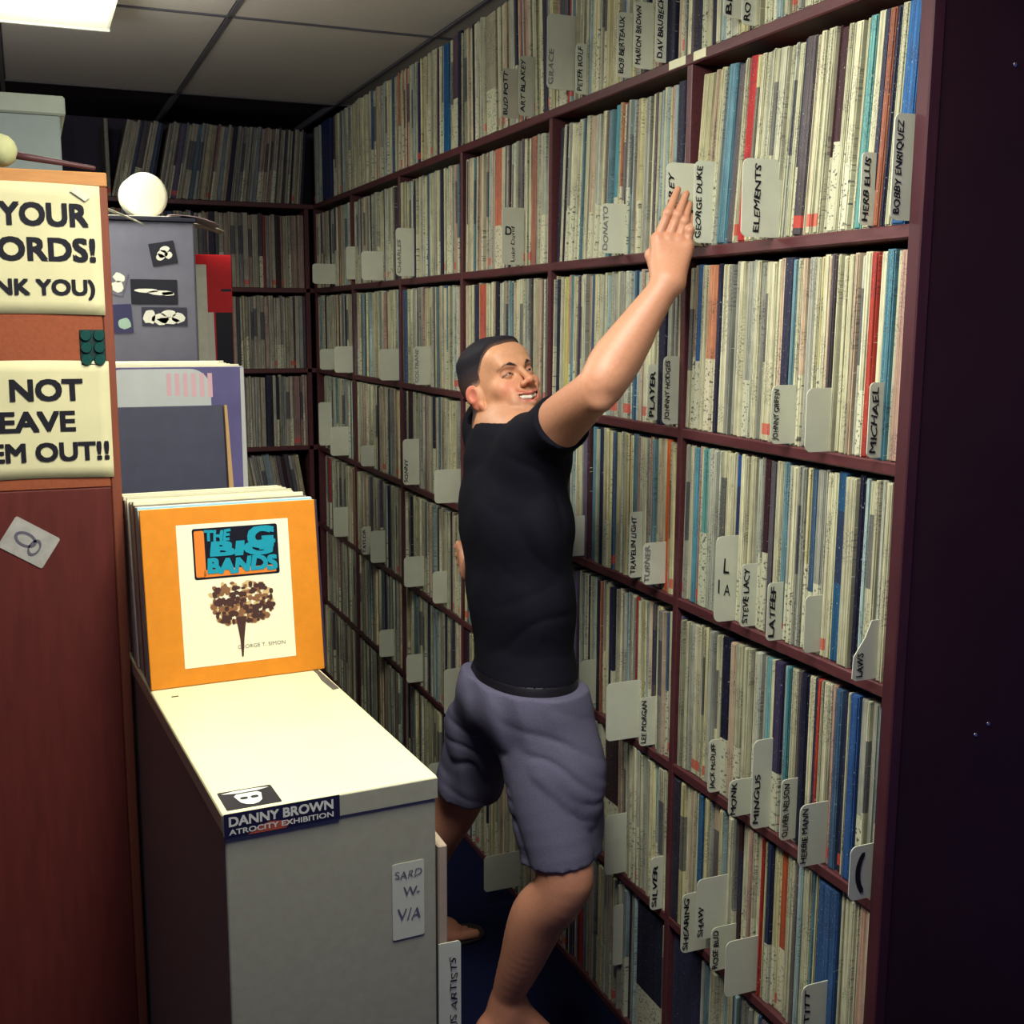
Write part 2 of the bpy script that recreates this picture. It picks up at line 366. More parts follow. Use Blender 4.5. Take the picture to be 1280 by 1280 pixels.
OVB = {(0, 1): [(.85, .9, NAVY, ''), (.05, .12, (80, 82, 92), '')], (0, 2): [(.0, .06, (150, 150, 130), ''), (.30, .42, (168, 164, 140), ''), (.12, .15, NAVY, '')],
       (0, 3): [(.30, .34, (44, 40, 96), ''), (.36, .385, (180, 60, 70), ''), (.72, .80, (30, 96, 150), ''), (.86, .93, (90, 70, 84), ''), (.95, .99, NAVY, '')],
       (0, 5): [(.25, .5, (40, 54, 110), '')], (1, 1): [(.0, .03, NAVY, ''), (.48, .52, (84, 150, 164), ''), (.93, .97, NAVY, '')],
       (1, 2): [(.38, .46, (206, 120, 92), ''), (.80, .85, (170, 110, 90), '')], (2, 1): [(.02, .06, NAVY, ''), (.11, .15, (218, 208, 130), ''), (.86, .90, NAVY, '')],
       (2, 2): [(.12, .16, (50, 54, 80), ''), (.22, .30, (196, 96, 76), ''), (.40, .43, NAVY, '')], (3, 1): [(.35, .39, TEAL, ''), (.05, .10, (70, 86, 130), ''), (.91, .95, (218, 110, 56), '')],
       (3, 3): [(.1, .16, (76, 40, 48), '')], (5, 2): [(.0, .06, (60, 40, 60), '')], (4, 1): [(.0, .05, (84, 92, 110), '')], (5, 1): [(.5, .62, (60, 40, 44), ''), (.0, .04, (190, 70, 50), '')],
       (6, 1): [(.3, .34, (180, 60, 56), ''), (.78, .98, (34, 36, 56), '')]}
LB = {(0, 1): 1.5, (1, 1): 4, (0, 2): -4, (2, 1): 1, (0, 3): 0, (1, 2): 1.5, (4, 1): -.6, (5, 1): -1}
for r in range(7):
    for b in range(1, 6):
        far = YP[b+1]-.012; near = YP[b]+.011
        if r == 0: far = YP[b+1]-.002; near = YP[b]
        mean = .0120 if b == 1 else .0135
        for y, wd, c, nme in compartment(far, near, mean, OVB.get((r, b), ())):
            f = (far-y)/(far-near)
            if r in (3, 4, 5) and b == 5 and f < .12: continue
            ln = LB.get((r, b), 0)*(1-.75*f if LB.get((r, b), 0) > 0 else .25+.75*f)
            STUFF.append(((S+rng.uniform(.001, .012), y, ZB[r]), wd, c, rng.uniform(.309, .318), 'x', math.radians(ln)))
for r in range(7):
    for b in range(0, 4):
        for y, wd, c, nme in compartment(BX[b]-.011, BX[b+1]+.011, .0150):
            if r == 0 and .10 < y < .34 and b >= 1: continue
            c = tuple(v*k for v, k in zip(c, (.86, .84, .90)))  # dimness of the far wall put into the sleeve colours
            ln = 0
            if r == 0 and y > .35: ln = 11*(1-(y-.35)/.9)+3
            if r == 4 and b == 0: ln = -9
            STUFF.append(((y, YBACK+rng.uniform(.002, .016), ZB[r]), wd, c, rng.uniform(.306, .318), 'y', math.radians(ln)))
def build_stuff(items):
    V = []; F = []; uv = []; col = []; seed = []; smooth = []
    for (p, wd, c, h, ax, ln) in items:
        w_ = wd*.93; e = min(.0022, w_*.28); d = .30
        prof = [(-w_/2, d), (-w_/2, e), (-w_/2+e*.3, e*.3), (-w_/2+e, 0), (w_/2-e, 0), (w_/2-e*.3, e*.3), (w_/2, e), (w_/2, d)]
        base = len(V); sd = random.random(); cl, sl = math.cos(ln), math.sin(ln)
        lift = abs(sl)*w_*.5
        for z in (0.0, h):
            for (a, dd) in prof:
                zz = z if not (z > 0 and dd < .003) else z-.0012*(1 if dd < .0008 else .4)
                a2 = a*cl-zz*sl; z2 = a*sl+zz*cl
                if ax == 'x': V.append((p[0]+dd, p[1]+a2, p[2]+z2+lift))
                else: V.append((p[0]+a2*-1 if False else p[0]-a2, p[1]+dd, p[2]+z2+lift))
                uv.append((dd, a, zz))
        n = 8
        for i in range(n-1):
            q = (base+i, base+i+1, base+n+i+1, base+n+i)
            F.append(q if ax == 'y' else q[::-1])
        F.append(tuple(base+n+i for i in range(n)) if ax == 'x' else tuple(base+n+i for i in range(n))[::-1])
        lc = lin(c)
        for _ in range(n): col.append((*lc, 1)); seed.append(sd)
    me = bpy.data.meshes.new('record_mass'); me.from_pydata(V, [], F); me.update()
    a = me.attributes.new('uvw', 'FLOAT_VECTOR', 'POINT'); a.data.foreach_set('vector', np.array(uv, 'f').ravel())
    a = me.attributes.new('col', 'FLOAT_COLOR', 'FACE'); a.data.foreach_set('color', np.array(col, 'f').ravel())
    a = me.attributes.new('seed', 'FLOAT', 'FACE'); a.data.foreach_set('value', np.array(seed, 'f'))
    bmx = bmesh.new(); bmx.from_mesh(me); bmesh.ops.recalc_face_normals(bmx, faces=bmx.faces); bmx.to_mesh(me); bmx.free()
    o = link('packed_records', me, M_STUFF)
    tagk(o, 'packed record sleeves filling the farther bays and the far wall shelves', 'records', None, 'stuff'); return o
build_stuff(STUFF)

# ------------------------------------------------------------------ divider cards sticking out of the shelves: (row, y, reach, foot above board, height, text)
CARDS = [(1,1.936,.036,.004,.148,'GEORGE DUKE'),(1,1.992,.063,.069,.085,'BREY'),(1,1.730,.066,-.004,.129,'ELEMENTS'),(1,1.396,.033,.004,.149,'BOBBY ENRIQUEZ'),(1,1.479,.021,.003,.107,'HERB ELLIS'),
(2,1.653,.044,.005,.099,'JOHNNY GRIFFIN'),(2,1.557,.044,.001,.103,''),(2,1.430,.024,.005,.114,'MICHAEL'),
(3,1.816,.039,-.001,.162,'LA'),(3,1.753,.024,.006,.116,'STEVE LACY'),(3,1.670,.024,-.001,.104,'LATEEF'),(3,1.563,.024,.008,.097,''),(3,1.413,.043,.005,.096,'LAWS'),
(4,1.842,.024,.007,.106,'JACK McDUFF'),(4,1.735,.046,.004,.071,'MONK'),(4,1.674,.038,.005,.167,'MINGUS'),(4,1.606,.024,.010,.112,'OLIVER NELSON'),(4,1.519,.048,.004,.110,'HERBIE MANN'),(4,1.394,.043,.003,.091,'C'),
(4,2.175,.075,.003,.131,''),(4,2.113,.027,.007,.108,'LEE MORGAN'),(4,2.386,.036,.015,.108,''),
(5,2.225,.047,.004,.143,''),(5,1.874,.054,-.010,.126,'SHEARING'),(5,1.800,.067,.070,.125,'SHAW'),(5,1.779,.045,.012,.090,'ROSE BUD'),(5,1.702,.062,.006,.111,''),(5,1.492,.047,.054,.090,'STITT'),(5,2.047,.028,.003,.120,'SILVER'),
(3,2.458,.054,.005,.096,''),(3,2.083,.045,.016,.088,'TURNER'),(3,2.177,.027,.010,.143,'TRAVELIN LIGHT'),
(1,2.279,.055,.002,.103,'DONATO'),(2,2.045,.029,.006,.135,'JOHNNY HODGES'),(2,2.120,.022,.008,.115,'PLAYER'),
(0,2.553,.062,.023,.163,'GRACE'),(0,2.480,.024,.002,.108,'PETER ROLF'),(0,2.277,.026,.001,.129,'BOB BERTEAUX'),(0,2.191,.033,.002,.128,'MARION BROWN'),(0,2.120,.023,.001,.130,'DAV BRUBECK'),(0,1.854,.036,.023,.090,'BILL'),(0,1.812,.026,.003,.110,'ROY'),
(0,2.879,.042,.010,.121,'BUD POTT'),(0,2.785,.034,.001,.142,'ART BLAKEY'),
(1,2.852,.051,.002,.144,'Luke David'),(1,3.760,.060,.004,.154,'CHARLES'),(1,4.129,.077,.002,.101,''),(1,4.530,.029,.018,.125,''),(1,4.826,.094,.008,.081,''),
(2,3.608,.051,.006,.122,'COLTRANE'),(2,3.954,.066,.004,.108,''),(2,4.868,.061,.006,.086,''),(2,4.566,.074,.006,.103,''),
(3,4.981,.046,.02,.187,''),(3,4.665,.073,.01,.118,''),(3,4.280,.050,.01,.079,''),(3,3.735,.051,.010,.154,'SONNY'),(3,3.314,.082,.010,.102,''),
(4,4.701,.058,.02,.124,''),(4,4.344,.035,.010,.110,'TAYLOR'),(4,4.177,.046,.010,.122,''),(4,3.700,.062,.02,.104,''),(4,3.445,.046,.02,.104,''),
(5,4.053,.052,.02,.103,''),(5,3.717,.052,.02,.099,''),(5,3.327,.050,.03,.148,''),(5,3.240,.047,.02,.079,''),
(6,3.502,.045,.03,.125,''),(6,2.838,.104,.03,.105,''),(6,2.233,.017,.12,.149,'')]
CARDS.sort(key=lambda c: (c[0], -c[1]))
cnt = {}
for (r, y, reach, foot, h, s) in CARDS:
    b = max(i for i in range(6) if YP[i]-.01 <= y)
    key = (r, b); cnt[key] = cnt.get(key, 0)+1
    z0 = ZB[r]+max(foot, .001); x0 = S-reach
    bm = bmesh.new(); rr = min(.012, reach*.35)
    # card lies in the x-z plane: a = +x, b = +z, normal = a x b = -y
    M = frame_m((x0, y, z0), (1, 0, 0), (0, 0, 1))
    pts = rrect(0, reach+.05, 0, h, rr, (1, 0, 0, 1), 5)
    if s == 'LAWS': pts = [(.0, .004), (.006, 0), (reach+.05, .0), (reach+.05, h), (.032, h*.98), (.022, h*.72), (.001, h*.40)]
    prism(bm, pts, .0016, M)
    if foot > .03 or r in (1, 2, 5) and reach > .04:    # slip carries on inside the row so that it is held
        pass
    o = bmo('divider_card', bm, M_CARD)
    tl = 'lettered' if s else 'blank'
    kd = 'wide' if reach > .055 else ('narrow' if reach < .03 else 'medium')
    tagk(o, f'{tl} {kd} white divider card, {ordn(cnt[key])} from the far end, {ROWN[r]}, {BAYN[b]}', 'divider card', 'divider cards sticking out between the records')
    if s:
        yl = y-.0022; cap = min(.014, reach*.62)
        if s == 'C':
            lettering('(', (x0+.010, yl, z0+.012), (1, 0, 0), (0, 0, 1), .018, h*.74, M_INK, o, .03)
        elif s == 'LA':
            lettering('L', (x0+.016, yl, z0+h*.56), (1, 0, 0), (0, 0, 1), .013, .030, M_INK, o, .0, .5)
            lettering('I', (x0+.006, yl, z0+h*.34), (1, 0, 0), (0, 0, 1), .003, .026, M_INK, o, .02)
            lettering('A', (x0+.018, yl, z0+h*.30), (1, 0, 0), (0, 0, 1), .014, .022, M_INK, o, 0, .5)
        elif s == 'Luke David':
            lettering('D', (x0+.008, yl, z0+h*.52), (1, 0, 0), (0, 0, 1), .018, .022, M_INK, o, .02, .5)
            lettering(s, (x0+.036, yl, z0+.008), (0, 0, 1), (-1, 0, 0), h*.62, .013, M_INK, o, 0, .9)
        else:
            side = x0+cap+.003 if s not in ('ELEMENTS',) else x0+reach*.78+cap*.35
            if s == 'ELEMENTS': side = x0+reach*.55
            ln_ = min(h*.88, len(s)*.0155)
            if s == 'LAWS': side, ln_ = x0+.020, h*.40
            faint = s in ('GRACE', 'DONATO', 'TURNER', 'COLTRANE', 'CHARLES')
            lettering(s, (side, yl, z0+h*.06), (0, 0, 1), (-1, 0, 0), ln_, cap, M_INKF if faint else M_INK, o, .016, .8)

# ------------------------------------------------------------------ pinboard end of the near rack
rk = empty('record_rack', (.145, 2.2, 0)); tagk(rk, 'rack end with an orange brown pinboard, lower part darkened as painted shade, holding two signs', 'rack')
def rp(name, *a, mat=None, bev=.002): return bpart(name, *a, mat, bev, rk)
rp('cork_panel', -1.35, .127, 2.203, 2.222, 1.318, 1.842, mat=M_CORK)['label'] = 'orange brown cork panel'
rp('lower_panel', -1.35, .127, 2.203, 2.222, 0, 1.3175, mat=plain('shade_darkened_panel', (94, 38, 32), .6, .2, 10, .15, stretch=(6, 6, .8)))['label'] = 'maroon lower panel, darkened as painted shade'  # light falling off toward the floor is painted in as darker maroon
rp('top_trim', -1.35, .145, 2.2022, 2.224, 1.842, 1.866, mat=M_OAK)['label'] = 'light wood top trim'
rp('edge_trim', .1275, .145, 2.2023, 2.224, 0, 1.8415, mat=plain('brown_trim', (126, 68, 48), .6, .15, 14, stretch=(6, 6, .8)))
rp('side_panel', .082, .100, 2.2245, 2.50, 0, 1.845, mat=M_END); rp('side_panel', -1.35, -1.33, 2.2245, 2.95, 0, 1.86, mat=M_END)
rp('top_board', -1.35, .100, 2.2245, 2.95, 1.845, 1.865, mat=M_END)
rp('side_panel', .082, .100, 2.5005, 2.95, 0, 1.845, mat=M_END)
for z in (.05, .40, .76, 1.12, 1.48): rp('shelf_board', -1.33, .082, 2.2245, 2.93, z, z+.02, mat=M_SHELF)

def sign(x0, x1, z0, z1, lines, label, skew=0.0):
    """a slightly rippled sheet of paper just off the pinboard"""
    n, m_ = 14, 10; V = []; F = []
    for j in range(m_+1):
        for i in range(n+1):
            u, v = i/n, j/m_
            yy_ = 2.2008-.0008*(math.sin(u*9+v*4)+math.sin(v*11-u*5))*.5
            V.append((x0+(x1-x0)*u+skew*v, yy_, z0+(z1-z0)*v+.003*math.sin(u*3)))
    for j in range(m_):
        for i in range(n): a = j*(n+1)+i; F.append((a, a+1, a+n+2, a+n+1))
    me = bpy.data.meshes.new('paper_sign'); me.from_pydata(V, [], F); me.update()
    o = link('paper_sign', me, plain('cream_sign_paper', (208, 203, 160), .8, .07, 14, .3), None, True)
    sm = o.modifiers.new('thickness', 'SOLIDIFY'); sm.thickness = .0004
    tagk(o, label, 'sign', None)
    for (s_, a0, a1, b0, b1) in lines:
        lettering(s_, (a0, 2.1999, b0), (1, 0, 0), (0, 0, 1), a1-a0, b1-b0, M_INK, o, .034)
    return o
sign(-.148, .132, 1.622, 1.842, [('YOUR', -.032, .112, 1.772, 1.812), ('RECORDS!', -.165+.03, .121, 1.713, 1.754), ('(THANK YOU)', -.135, .117, 1.648, 1.684)],
     'upper cream paper sign with black capitals ending in an exclamation mark and THANK YOU')
sign(-.146, .133, 1.336, 1.542, [('DO NOT', -.132, .088, 1.474, 1.513), ('LEAVE', -.078, .073, 1.420, 1.457), ('THEM OUT!!', -.132, .127, 1.368, 1.402)],
     'lower cream paper sign on the pinboard reading DO NOT LEAVE THEM OUT in black')
# tape scrap, diamond sticker, green pads
bm = bmesh.new(); prism(bm, [(0, 0), (.028, -.006), (.034, .004), (.004, .012)], .0008, frame_m((.084, 2.1985, 1.832), (1, 0, -.4), (.4, 0, 1)))
tagk(bmo('tape_scrap', bm, M_CARD), 'small torn white tape scrap at the top corner of the upper sign', 'tape')
bm = bmesh.new(); a_ = math.radians(-33)
Ms = frame_m((-.015, 2.2022, 1.226), (math.cos(a_), 0, math.sin(a_)), (-math.sin(a_), 0, math.cos(a_)))
prism(bm, rrect(-.042, .042, -.031, .031, .004), .0008, Ms)
st = bmo('diamond_sticker', bm, plain('worn_grey_sticker', (170, 168, 160), .5, .2, 40)); tagk(st, 'worn grey sticker stuck at a slant on the shade-darkened panel below the signs', 'sticker')
bm = bmesh.new()
for (cx, cz, ra, rb) in ((-.008, .002, .020, .013), (.012, -.004, .010, .016)):
    n = 20; o_ = [bm.verts.new(Ms @ Vector((cx+ra*math.cos(6.283*i/n), cz+rb*math.sin(6.283*i/n), .0014))) for i in range(n)]
    i_ = [bm.verts.new(Ms @ Vector((cx+ra*.72*math.cos(6.283*i/n), cz+rb*.66*math.sin(6.283*i/n), .0014))) for i in range(n)]
    for i in range(n): bm.faces.new((o_[i], o_[(i+1) % n], i_[(i+1) % n], i_[i]))
o = bmo('printed_mark', bm, plain('sticker_print', (92, 90, 104), .6), st)
gp = empty('magnet_strip', (.108, 2.2025, 1.5665)); tagk(gp, 'dark green six-pad magnet block on the pinboard between the two signs', 'magnet')
for i in range(2):
    for j in range(3):
        bm = bmesh.new(); bmesh.ops.create_cone(bm, cap_ends=True, segments=14, radius1=.0105, radius2=.0085, depth=.006)
        for v in bm.verts: v.co = Vector((v.co.x-.011+.022*i, -v.co.z-.003, v.co.y-.021+.021*j))
        bmo('pad', bm, plain('dark_green_plastic', (14, 66, 60), .4), gp)
bm = bmesh.new(); addbox(bm, -.021, .021, -.0015, .0, -.031, .031, .001); bmo('backing', bm, plain('green_backing', (20, 48, 46), .6), gp)

# ---- on top of the rack
def lathe(name, prof, mat, parent=None, M=Matrix.Identity(4), seg=28):
    bm = bmesh.new(); rings = []
    for (r_, z_) in prof: rings.append([bm.verts.new(M @ Vector((r_*math.cos(6.28318*i/seg), r_*math.sin(6.28318*i/seg), z_))) for i in range(seg)])
    for a, b in zip(rings, rings[1:]):
        for i in range(seg): bm.faces.new((a[i], a[(i+1) % seg], b[(i+1) % seg], b[i]))
    bm.faces.new(rings[0][::-1]); bm.faces.new(rings[-1])
    return bmo(name, bm, mat, parent, True)
bx = empty('storage_box', (-.12, 2.75, 1.866)); tagk(bx, 'pale grey lidded box standing on the rack behind the pinboard', 'box')
off = bx.location
bpart('body', -.44, .088, 2.605, 2.93, 1.866, 2.02, plain('pale_grey_box', (150, 162, 158), .7, .05, 30), .003, bx)
bpart('lid', -.446, .099, 2.598, 2.936, 2.018, 2.056, plain('pale_grey_lid', (172, 182, 166), .7, .05, 30), .004, bx)
ml = empty('mallet', (-.022, 2.212, 1.867)); tagk(ml, 'mallet with a pale olive ball head lying on the pinboard top', 'mallet')
lathe('head', [(.001, -.027), (.012, -.025), (.021, -.017), (.027, -.004), (.027, .006), (.021, .018), (.011, .025), (.001, .027)], plain('olive_felt', (176, 178, 130), .9, .1, 60, .3), ml, Matrix.Translation((0, 0, .028)) @ Matrix.Rotation(math.radians(80), 4, 'Y'))
hd = Vector((.150, .012, -.016)).normalized(); hq = Vector((0, 0, 1)).rotation_difference(hd).to_matrix().to_4x4()
lathe('handle', [(.0065, 0), (.006, .03), (.0045, .09), (.004, .13), (.003, .134)], plain('dark_wood_handle', (78, 46, 48), .5, .1), ml, Matrix.Translation((.018, 0, .022)) @ hq, 12)

# ------------------------------------------------------------------ grey cabinets in the aisle and what stands on them
c1 = empty('filing_cabinet', (.196, 1.440, 0), math.radians(3.6)); tagk(c1, 'grey metal cabinet in the foreground with a cream top and stickers', 'cabinet')
W1, D1, H1 = .297, .95, .995
def lb(par, name, x0, x1, y0, y1, z0, z1, mat, bev=.003): return box(name, x0, x1, y0, y1, z0, z1, mat, par, bev, 2)
lb(c1, 'body', .003, W1-.003, .0015, D1, .0, H1-.031, M_GREY)
lb(c1, 'top', 0, W1, 0, D1, H1-.0295, H1, M_TOP, .004)['label'] = 'cream laminate top'
e_ = lb(c1, 'lid_edge', .001, W1-.001, -.0012, .004, H1-.032, H1-.002, M_GREY, .001)
def decal(name, par, pts, M, mat, th=.0006):
    bm = bmesh.new(); prism(bm, pts, th, M); return bmo(name, bm, mat, par)
M_NAVY = plain('navy_print', (26, 26, 58), .5); M_WHITEP = plain('white_print', (214, 214, 200), .5); M_BLACKP = plain('black_print', (18, 18, 30), .4)
s1 = empty('square_sticker', (.002, .012, H1)); 
top_m = frame_m((0, 0, 0), (1, 0, 0), (0, 1, 0)); fr_m = lambda x, y, z: frame_m((x, y, z), (1, 0, 0), (0, 0, 1))
def wpos(par, p): return par.matrix_basis @ Vector(p)
def sticker(name, par_frame, p, rz, pts, mat, label, vertical, tilt=0.0):
    """stickers are things of their own, stuck on a cabinet"""
    o = empty(name, wpos(par_frame, p), par_frame.rotation_euler.z+rz) ; tagk(o, label, 'sticker')
    M = frame_m((0, 0, 0), (math.cos(tilt), 0, math.sin(tilt)), (-math.sin(tilt), 0, math.cos(tilt))) if vertical else top_m
    decal('sheet', o, pts, M, mat); return o, M
bpy.data.objects.remove(s1)
o, M = sticker('top_sticker', c1, (.008, .006, H1), 0, rrect(0, .072, 0, .062, .003), M_BLACKP, 'black sticker with a white mask shape on the front corner of the cream top', False)
for pts in ([(.004, .054), (.02, .050), (.052, .050), (.068, .055), (.05, .058), (.02, .058)], [(.018, .040), (.022, .046), (.050, .046), (.054, .040), (.050, .018), (.044, .010), (.036, .007), (.028, .010), (.022, .018)]):
    decal('print', o, pts, M @ Matrix.Translation((0, 0, .0007)), M_WHITEP, .0003)
for cx in (.029, .043): decal('print', o, rrect(cx-.005, cx+.005, .026, .034, .003), M @ Matrix.Translation((0, 0, .0011)), M_BLACKP, .0002)
o, M = sticker('bumper_sticker', c1, (.002, -.0014, H1-.034), 0, rrect(0, .153, 0, .033, .001), M_NAVY, 'long navy bumper sticker with white capitals on the lid edge of the cabinet', True)
lettering('DANNY BROWN', (.006, -.0008, .0155), (1, 0, 0), (0, 0, 1), .138, .0135, M_WHITEP, o, .03)
lettering('ATROCITY EXHIBITION', (.006, -.0008, .0045), (1, 0, 0), (0, 0, 1), .138, .0075, M_WHITEP, o, .02)
decal('print', o, [(.03, .001), (.08, .001), (.088, .010), (.06, .014), (.04, .008)], fr_m(0, -.0007, 0), plain('orange_print', (170, 80, 60), .5), .0002)
o, M = sticker('white_label', c1, (.228, .0006, .766), 0, rrect(0, .047, 0, .112, .003), M_CARD, 'white handwritten label on the front of the grey cabinet', True)
for s_, z_, h_, w_, x_ in (('SARD', .088, .013, .040, .004), ('W-', .062, .015, .024, .016), ('V/A', .026, .020, .034, .007)):
    lettering(s_, (x_, -.0008, z_), (1, 0, 0), (0, 0, 1), w_, h_, plain('blue_grey_ink', (84, 84, 104), .7), o, .0, .7)
o, M = sticker('tape_strip', c1, (W1-.016, .430, H1), math.radians(0), [(0, 0), (.012, .004), (.010, .16), (.001, .155), (.002, .10), (-.002, .06)], plain('torn_tape', (96, 92, 84), .6, .5, 120), 'torn dark tape strip along the edge of the cream top beside the records', False)
o, M = sticker('scuff_mark', c1, (.026, .505, H1), 0, rrect(0, .012, 0, .004, .0015), M_BLACKP, 'tiny black scrap on the cream top by the orange record cover', False)
# foam board and lettered card beside the cabinet
o = box('foam_board', .497, .511, 1.475, 1.93, 0, .884, plain('beige_board', (168, 152, 132), .8, .1), None, .002); tagk(o, 'beige board standing on edge beside the grey cabinet', 'board')
bm = bmesh.new(); prism(bm, rrect(0, .034, 0, .34, .006, (0, 1, 1, 0)), .0015, frame_m((.4955, 1.472, .397), (1, 0, 0), (0, 0, 1)))
o = bmo('handwritten_card', bm, M_CARD); tagk(o, 'tall white card with vertical handwriting beside the lower cabinet edge', 'card')
lettering('VARIOUS ARTISTS', (.5245, 1.4700, .53), (0, 0, 1), (-1, 0, 0), .185, .013, M_INK, o, 0, 1.0)

# records standing on the cabinet, orange cover in front
M_COV = {}
def sleeve(par, x0, y, wd, ht, th, col, lean, label, group, z=0, name='record', mat=None):
    o = empty(name, (0, 0, 0)) if False else None
    bm = bmesh.new(); addbox(bm, 0, wd, 0, th, 0, ht, .0012, 1)
    ob = bmo(name, bm, mat or plain('sleeve_%d_%d_%d' % tuple(int(v) for v in col), col, .55, .10, 40))
    ob.location = wpos(par, (x0, y, z)); ob.rotation_euler = (-lean, 0, par.rotation_euler.z)
    tagk(ob, label, 'record', group); return ob
LEAN1 = math.radians(8)
cov = sleeve(c1, .001, .552, .303, .306, .006, (212, 132, 30), LEAN1, 'orange record cover with a white panel and turquoise lettering, front of its row', 'records on the grey cabinet', H1+.001)
fm = lambda u, v, l=.0: frame_m((u, -l, v), (1, 0, 0), (0, 0, 1))
decal('front_panel', cov, rrect(.058, .252, .030, .276, .001), fm(0, 0, .0002), plain('cream_panel_print', (232, 228, 196), .6), .0003)['label'] = 'cream printed panel'
decal('title_block', cov, rrect(.084, .232, .180, .268, .004), fm(0, 0, .0006), M_BLACKP, .0003)
decal('title_block', cov, rrect(.087, .104, .184, .264, .003), fm(0, 0, .0010), plain('orange_block_print', (214, 120, 40), .6), .0002)
decal('title_block', cov, rrect(.10, .226, .1835, .196, .002), fm(0, 0, .0010), plain('orange_block_print', (214, 120, 40), .6), .0002)
MT = plain('turquoise_print', (10, 138, 160), .6)
for s_, u0, u1, v0, v1 in (('THE', .104, .150, .243, .265), ('BIG', .110, .228, .215, .263), ('BANDS', .106, .229, .186, .216)):
    if s_ == 'BIG': u0, v1 = .112, .244
    lettering(s_, (u0, -.0014, v0), (1, 0, 0), (0, 0, 1), u1-u0, v1-v0, MT, cov, .05, .5)
lettering('G', (.178, -.0016, .226), (1, 0, 0), (0, 0, 1), .048, .040, MT, cov, .05, .3)
lettering('GEORGE T. SIMON', (.150, -.0006, .054), (1, 0, 0), (0, 0, 1), .084, .0065, M_INKF, cov)
rr = random.Random(3)
for k, (c_, n_) in enumerate((((196, 168, 116), 80), ((128, 88, 58), 110), ((66, 40, 36), 90))):
    bm = bmesh.new()
    for i in range(n_):
        while True:
            u = rr.uniform(-1, 1); v = rr.uniform(-1, 1)
            if abs(u)**3+abs(v)**3 < 1 and not (v < -.5 and abs(u) > .8): break
        cu, cv = .160+u*.056, .135+v*.036; a, b = rr.uniform(.003, .0085), rr.uniform(.002, .006); n = 7; ph = rr.uniform(0, 6)
        bm.faces.new([bm.verts.new((cu+a*math.cos(ph+6.283*q/n)*(.7+.3*rr.random()), -.0006-.0003*k-.000002*i, cv+b*math.sin(ph+6.283*q/n))) for q in range(n)])
    if k == 2: bm.faces.new([bm.verts.new((x_, -.0014, z_)) for x_, z_ in ((.150, .11), (.168, .11), (.162, .07), (.159, .040), (.156, .040), (.155, .07))])
    me = bpy.data.meshes.new('crowd_print'); bm.to_mesh(me); bm.free()
    link('crowd_print', me, plain('sepia_print_%d' % k, c_, .7), cov)
cols = [((56, 44, 62), 'dark plum'), ((190, 206, 190), 'pale green'), ((150, 190, 204), 'light blue'), ((222, 218, 190), 'cream'), ((214, 208, 172), 'cream'), ((120, 116, 104), 'grey'), ((222, 218, 184), 'cream'), ((206, 202, 170), 'buff'), ((170, 168, 140), 'olive grey'), ((226, 222, 190), 'cream'), ((216, 212, 176), 'ivory'), ((190, 186, 156), 'buff'), ((224, 220, 188), 'cream'), ((200, 196, 170), 'grey cream'), ((222, 218, 184), 'ivory'), ((210, 204, 170), 'buff'), ((232, 228, 196), 'white')]
y_ = .5610
for i, (c_, n_) in enumerate(cols):
    th = rr.choice((.008, .012, .018, .024)) if i > 1 else .008
    sleeve(c1, .006-rr.uniform(0, .006), y_, .306, .306+rr.uniform(-.003, .006)-.0005*i, th*.96, c_, LEAN1, f'{n_} sleeve edge, {ordn(i+2)} in the row behind the orange cover', 'records on the grey cabinet', H1+.001)
    y_ += th+.0006

# second cabinet with taller row of covers
c2 = empty('filing_cabinet', (.146, 2.60, 0)); tagk(c2, 'taller dark metal cabinet behind, under the violet record cover', 'cabinet')
MG2 = plain('dark_metal', (74, 74, 82), .5, .05)
lb(c2, 'body', 0, .315, .0, .66, 0, 1.165, MG2); lb(c2, 'top', -.004, .319, -.004, .664, 1.166, 1.192, MG2)
P2 = empty('tmp', (.146, 2.60, 0)); 
vc = sleeve(c2, -.002, .10, .312, .318, .006, (92, 86, 140), math.radians(3), 'violet and white record cover, front of the row on the farther cabinet', 'covers on the farther cabinet', 1.194,
            mat=plain('violet_cover', (104, 98, 146), .45, .25, 7))
decal('glow_print', vc, rrect(.002, .236, .120, .314, .045, n=8), fm(0, 0, .0002), plain('pale_print', (202, 208, 204), .5, .1, 8), .0002)
for i in range(6): decal('stripe_print', vc, rrect(.140+.018*i, .150+.018*i, .255-.001*i, .304, .001), fm(0, 0, .0006), plain('pink_stripe', (222, 180, 186), .5), .0002)
decal('edge_print', vc, [(.300, .0), (.311, .0), (.311, .316), (.303, .316)], fm(0, 0, .0003), plain('pale_edge', (196, 198, 190), .5), .0002)
for i in range(12):
    c_ = [(226, 222, 194), (216, 212, 180), (232, 228, 200), (200, 196, 166)][i % 4]
    sleeve(c2, .0-.012*math.sin(i*1.7)-.004, .112+.036*i, .314, .314+rr.uniform(-.004, .008), .034, c_, math.radians(3), f'thick pale sleeve bundle, {ordn(i+2)} behind the violet cover', 'covers on the farther cabinet', 1.194)
bm = bmesh.new(); addbox(bm, 0, .262, 0, .030, 0, .238, .002)
bsx = bmo('boxed_set', bm, plain('slate_box', (66, 68, 88), .5, .15, 30)); bsx.location = (.138, 2.635, 1.193); bsx.rotation_euler = (math.radians(-9), math.radians(0), 0)
tagk(bsx, 'dark slate boxed set with a tan side leaning on the violet cover', 'boxed set', None)
decal('tan_side', bsx, [(.2625, .001), (.274, .0), (.268, .236), (.2625, .237)], Matrix.Translation((0, .004, 0)) @ fm(0, 0, 0), plain('tan_board', (196, 158, 106), .7), .02)
